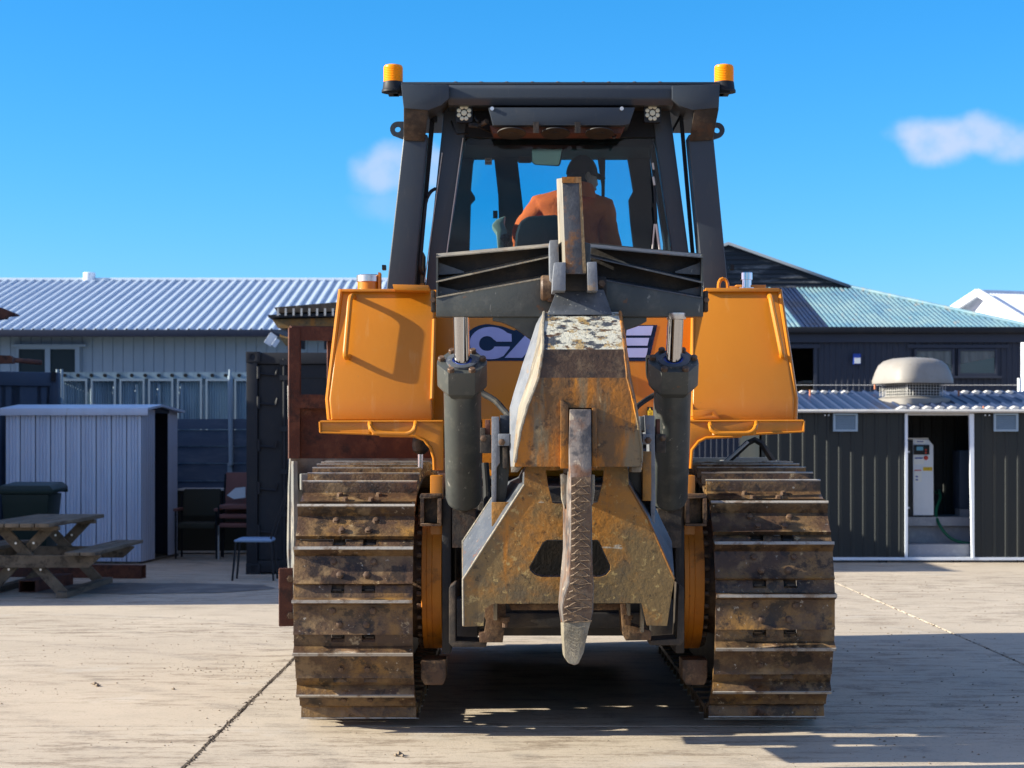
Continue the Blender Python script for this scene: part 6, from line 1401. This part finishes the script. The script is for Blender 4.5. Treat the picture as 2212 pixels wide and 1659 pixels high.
# dark grey building behind with teal roof
Yg = 30.0; gx0, gx1 = XX(1330,Yg), XX(2205,Yg); zEg = ZZ(718,Yg)
gb_ = thing('grey_building', 'dark grey clad building with weathered teal hip roof at the right rear', 'building', ((gx0+gx1)/2,33,0))
x = gx0; seqs = []
while x < gx1-.01:
    w = min(.9, gx1-x); seqs.append((x,w)); x += w
dox0, dox1, dz1 = XX(1700,Yg), XX(1760,Yg), ZZ(752,Yg)
for x,w in seqs:
    if x+w > dox0 and x < dox1:
        for a, c, z0 in ((x,min(x+w,dox0),0),(max(x,dox1),x+w,0),(max(x,dox0),min(x+w,dox1),dz1)):
            if c-a > .02: b = MB(); sheet(b,(a,Yg,z0),(1,0,0),(0,0,1),(0,-1,0),c-a,zEg-z0,.09,[(0,0),(.6,0),(.7,.012),(.9,.012)]); obj('wall_panel', b, M['greybld'], gb_, smooth=False)
        continue
    b = MB(); sheet(b,(x,Yg,0),(1,0,0),(0,0,1),(0,-1,0),w,zEg,.09,[(0,0),(.6,0),(.7,.012),(.9,.012)]); obj('wall_panel', b, M['greybld'], gb_, smooth=False)
b = MB(); b.pbox(1690,1772,744,752,Yg-.03,Yg+.05); b.pbox(1758,1765,752,900,Yg-.03,Yg+.05); obj('door_frame', b, M['greybld'], gb_)
b = MB(); b.box(dox0-3,dox1+3.3,Yg+3,Yg+3.1,0,3.6); b.box(gx1-.1,gx1,Yg+.05,Yg+8,0,zEg); b.box(gx0,gx0+.1,Yg+.05,Yg+8,0,zEg); obj('inner_walls', b, M['greydark'], gb_)
b = MB(); b.pbox(1755-20,1755,822,828,Yg+1,Yg+1.6); obj('ceiling_lamp', b, M['paleedge'], gb_)
b = MB(); b.box(gx0-.1,gx1+.12,Yg-.16,Yg-.04,zEg-.02,zEg+.08); obj('gutter', b, M['contblack'], gb_, bevel=.02)
b = MB(); b.box(gx0-.1,gx1+.1,Yg-.06,Yg-.02,zEg-.16,zEg-.02); obj('fascia', b, M['greybld'], gb_)
# roof: front slope, trimmed by the hip
Yr = 33.5; zr = ZZ(622,Yr); hipx = XX(1832,Yr); lefx = XX(1315,Yr)
fv = Vector((0,Yr-Yg+.1,zr-zEg-.06)); FL = fv.length; fn = Vector((0,-fv.z,fv.y))
e = gx1+.15; pa, pb_ = XX(1733,Yg), XX(1790,Yg); x = pa-.76*math.ceil((pa-gx0)/.76)
sheets = []
while x < e-.01:
    w = min(.76, e-x)
    patch = pa-.01 < x < pb_-.01
    if patch: w = min(w, (pb_-pa)/2)
    xs_ = x
    def hh(u, x0=xs_):
        xx = x0+u
        if xx <= hipx: return (0, FL)
        return (0, max(.0, FL*(e-xx)/(e-hipx)))
    b = MB(); sheet(b,(x,Yg-.1,zEg+.06),(1,0,0),fv,fn,w,hh,.076,[(0,0),(.25,.014),(.5,.018),(.75,.004)]); obj('roof_sheet', b, M['tealnew'] if patch else M['tealroof'], gb_, smooth=False); x += w
b = MB(); H = Vector((hipx,Yr,zr)); E0 = Vector((e,Yg-.1,zEg+.06)); b.quad(E0,Vector((e,Yg+9,zEg+.06)),Vector((hipx,Yg+6,zr)),H); obj('hip_slope', b, M['tealroof'], gb_, smooth=False)
b = MB(); b.tube([E0+Vector((0,0,.03)),H+Vector((0,0,.03))],.035,8); obj('hip_cap', b, M['tealroof'], gb_)
# gable with weatherboards
ap = P(1572,530,Yr); gl = P(1315,622,Yr); gr = P(1832,622,Yr); nb = 9
for k in range(nb):
    t0, t1 = k/nb, (k+1)/nb; a = gl.lerp(ap,t0); c = gr.lerp(ap,t0); d = gr.lerp(ap,t1); f = gl.lerp(ap,t1)
    o1 = Vector((0,-.025,0)); b = MB(); b.loft([a+o1,c+o1,d,f],[a+Vector((0,.03,0)),c+Vector((0,.03,0)),d+Vector((0,.03,0)),f+Vector((0,.03,0))]); obj('gable_board', b, M['slate'], gb_, smooth=False)
b = MB(); up2 = Vector((0,0,.05)); bkv = Vector((0,8,0)); o2 = Vector((0,-.12,0))
b.loft([ap+o2,gr+o2,gr+bkv,ap+bkv],[p+up2 for p in (ap+o2,gr+o2,gr+bkv,ap+bkv)]); b.loft([ap+o2,gl+o2,gl+bkv,ap+bkv],[p+up2 for p in (ap+o2,gl+o2,gl+bkv,ap+bkv)]); obj('gable_roof', b, M['contblue'], gb_)
# blue notice box, windows
b = MB(); b.pbox(1843,1860,764,787,Yg-.08,Yg-.02); nb_ = obj('notice_box', b, M['blueb'], None, bevel=.01); tag(nb_, 'small blue box with white panel on the dark grey wall', 'notice box')
b = MB(); b.pbox(1846,1859,773,785,Yg-.09,Yg-.082); obj('white_panel', b, M['white'], nb_)
b = MB(); b.pbox(1960,2180,745,752,Yg-.04,Yg-.015); obj('window_flashing', b, M['greybld'], gb_)
for (a,c) in ((1975,2062),(2070,2155)):
    b = MB(); b.polyh([(a,754),(c,754),(c,812),(a,812)],[[(a+5,758),(a+5,806),(c-5,806),(c-5,758)]],Yg-.06,Yg-.016); w_ = obj('window', b, M['greybld'], gb_)
    b = MB(); b.pbox(a+5,c-5,758,806,Yg-.03,Yg-.018); obj('pane', b, M['winglass'], w_)
    b = MB(); n = 10
    top = [P(a+6+k*(c-a-12)/n,759,Yg-.034-.012*(k%2)) for k in range(n+1)]
    bot = [P(a+6+k*(c-a-12)/n,(768+22*(k/n)**1.5 if a < 2000 else 786-14*(k/n)),Yg-.034-.012*(k%2)) for k in range(n+1)]
    for k in range(n): b.quad(top[k],top[k+1],bot[k+1],bot[k])
    obj('curtain', b, M['curtain'], w_, smooth=False)
b = MB(); b.pbox(1968,2165,812,817,Yg-.09,Yg-.015); obj('window_sill', b, M['greybld'], gb_)
b = MB(); b.cyl(P(2202,817,28.5),(XX(2202,28.5),28.5,0),.03); tag(obj('fence_post', b, M['whitewall']), 'white post at the right edge behind the dark shed', 'post')
b = MB()
for y in (832,850): b.tube([P(1700,y,28.5),P(2202,y,28.5),P(2400,y,28.5)],.005,4)
tag(obj('fence_wire', b, M['paleedge']), 'thin fence wires running to the white post', 'wire')
# white building far right
wbk = thing('white_building', 'white gabled building at the far right edge', 'building', (13,47,0))
G1, G2, G3 = P(2062,676,48.5), P(2118,635,47), P(2250,716,45)
b = MB(); nbd = 12
b.loft([Vector((G1.x,G1.y,0)),Vector((G3.x,G3.y,0)),G3,G2,G1],[p+Vector((-.1,.25,0)) for p in (Vector((G1.x,G1.y,0)),Vector((G3.x,G3.y,0)),G3,G2,G1)]); obj('gable_wall', b, M['whitewall'], wbk)
rv = Vector((7.7,2.75,0)); x = 0
for k in range(10):
    b = MB(); sheet(b, G3+rv*.1*k+Vector((0,0,.04)), rv, G2-G3, (.2,-.6,.7), rv.length*.1, (G2-G3).length+.1, .09, [(0,0),(.5,.02)]); obj('roof_sheet', b, M['whitewall'], wbk, smooth=False)
b = MB(); b.beam(G2+Vector((-.1,-.15,.03)),G3+Vector((-.1,-.15,.03)),.08,.18); b.beam(G2+Vector((-.1,-.15,.03)),G1+Vector((-.35,-.15,-.08)),.08,.18); obj('barge_board', b, M['whitewall'], wbk)
b = MB(); b.quad(G1+Vector((-.2,-.1,-.05)),G2+Vector((0,-.1,.05)),G2+Vector((4,6,.05)),G1+Vector((4,6,-.05))); obj('rear_roof', b, M['whitewall'], wbk)
b = MB(); b.tube([G2+up*.05,G2+rv+up*.05],.06,6); obj('ridge_cap', b, M['whitewall'], wbk)

# unseen building left of the view, added to cast shade over the rear yard
wk = thing('shade_caster', 'unseen grey building left of the yard, added to cast shade', 'building', (-11.5,22,0))
b = MB(); b.box(-14.5,-9.0,17.5,28.0,0,4.5); obj('wall', b, M['greybld'], wk)
b = MB(); b.loft([(-14.7,17.35,4.5),(-8.85,17.35,4.5),(-11.75,17.35,5.0)],[(-14.7,28.1,4.5),(-8.85,28.1,4.5),(-11.75,28.1,5.0)]); obj('roof', b, M['galvroof'], wk)
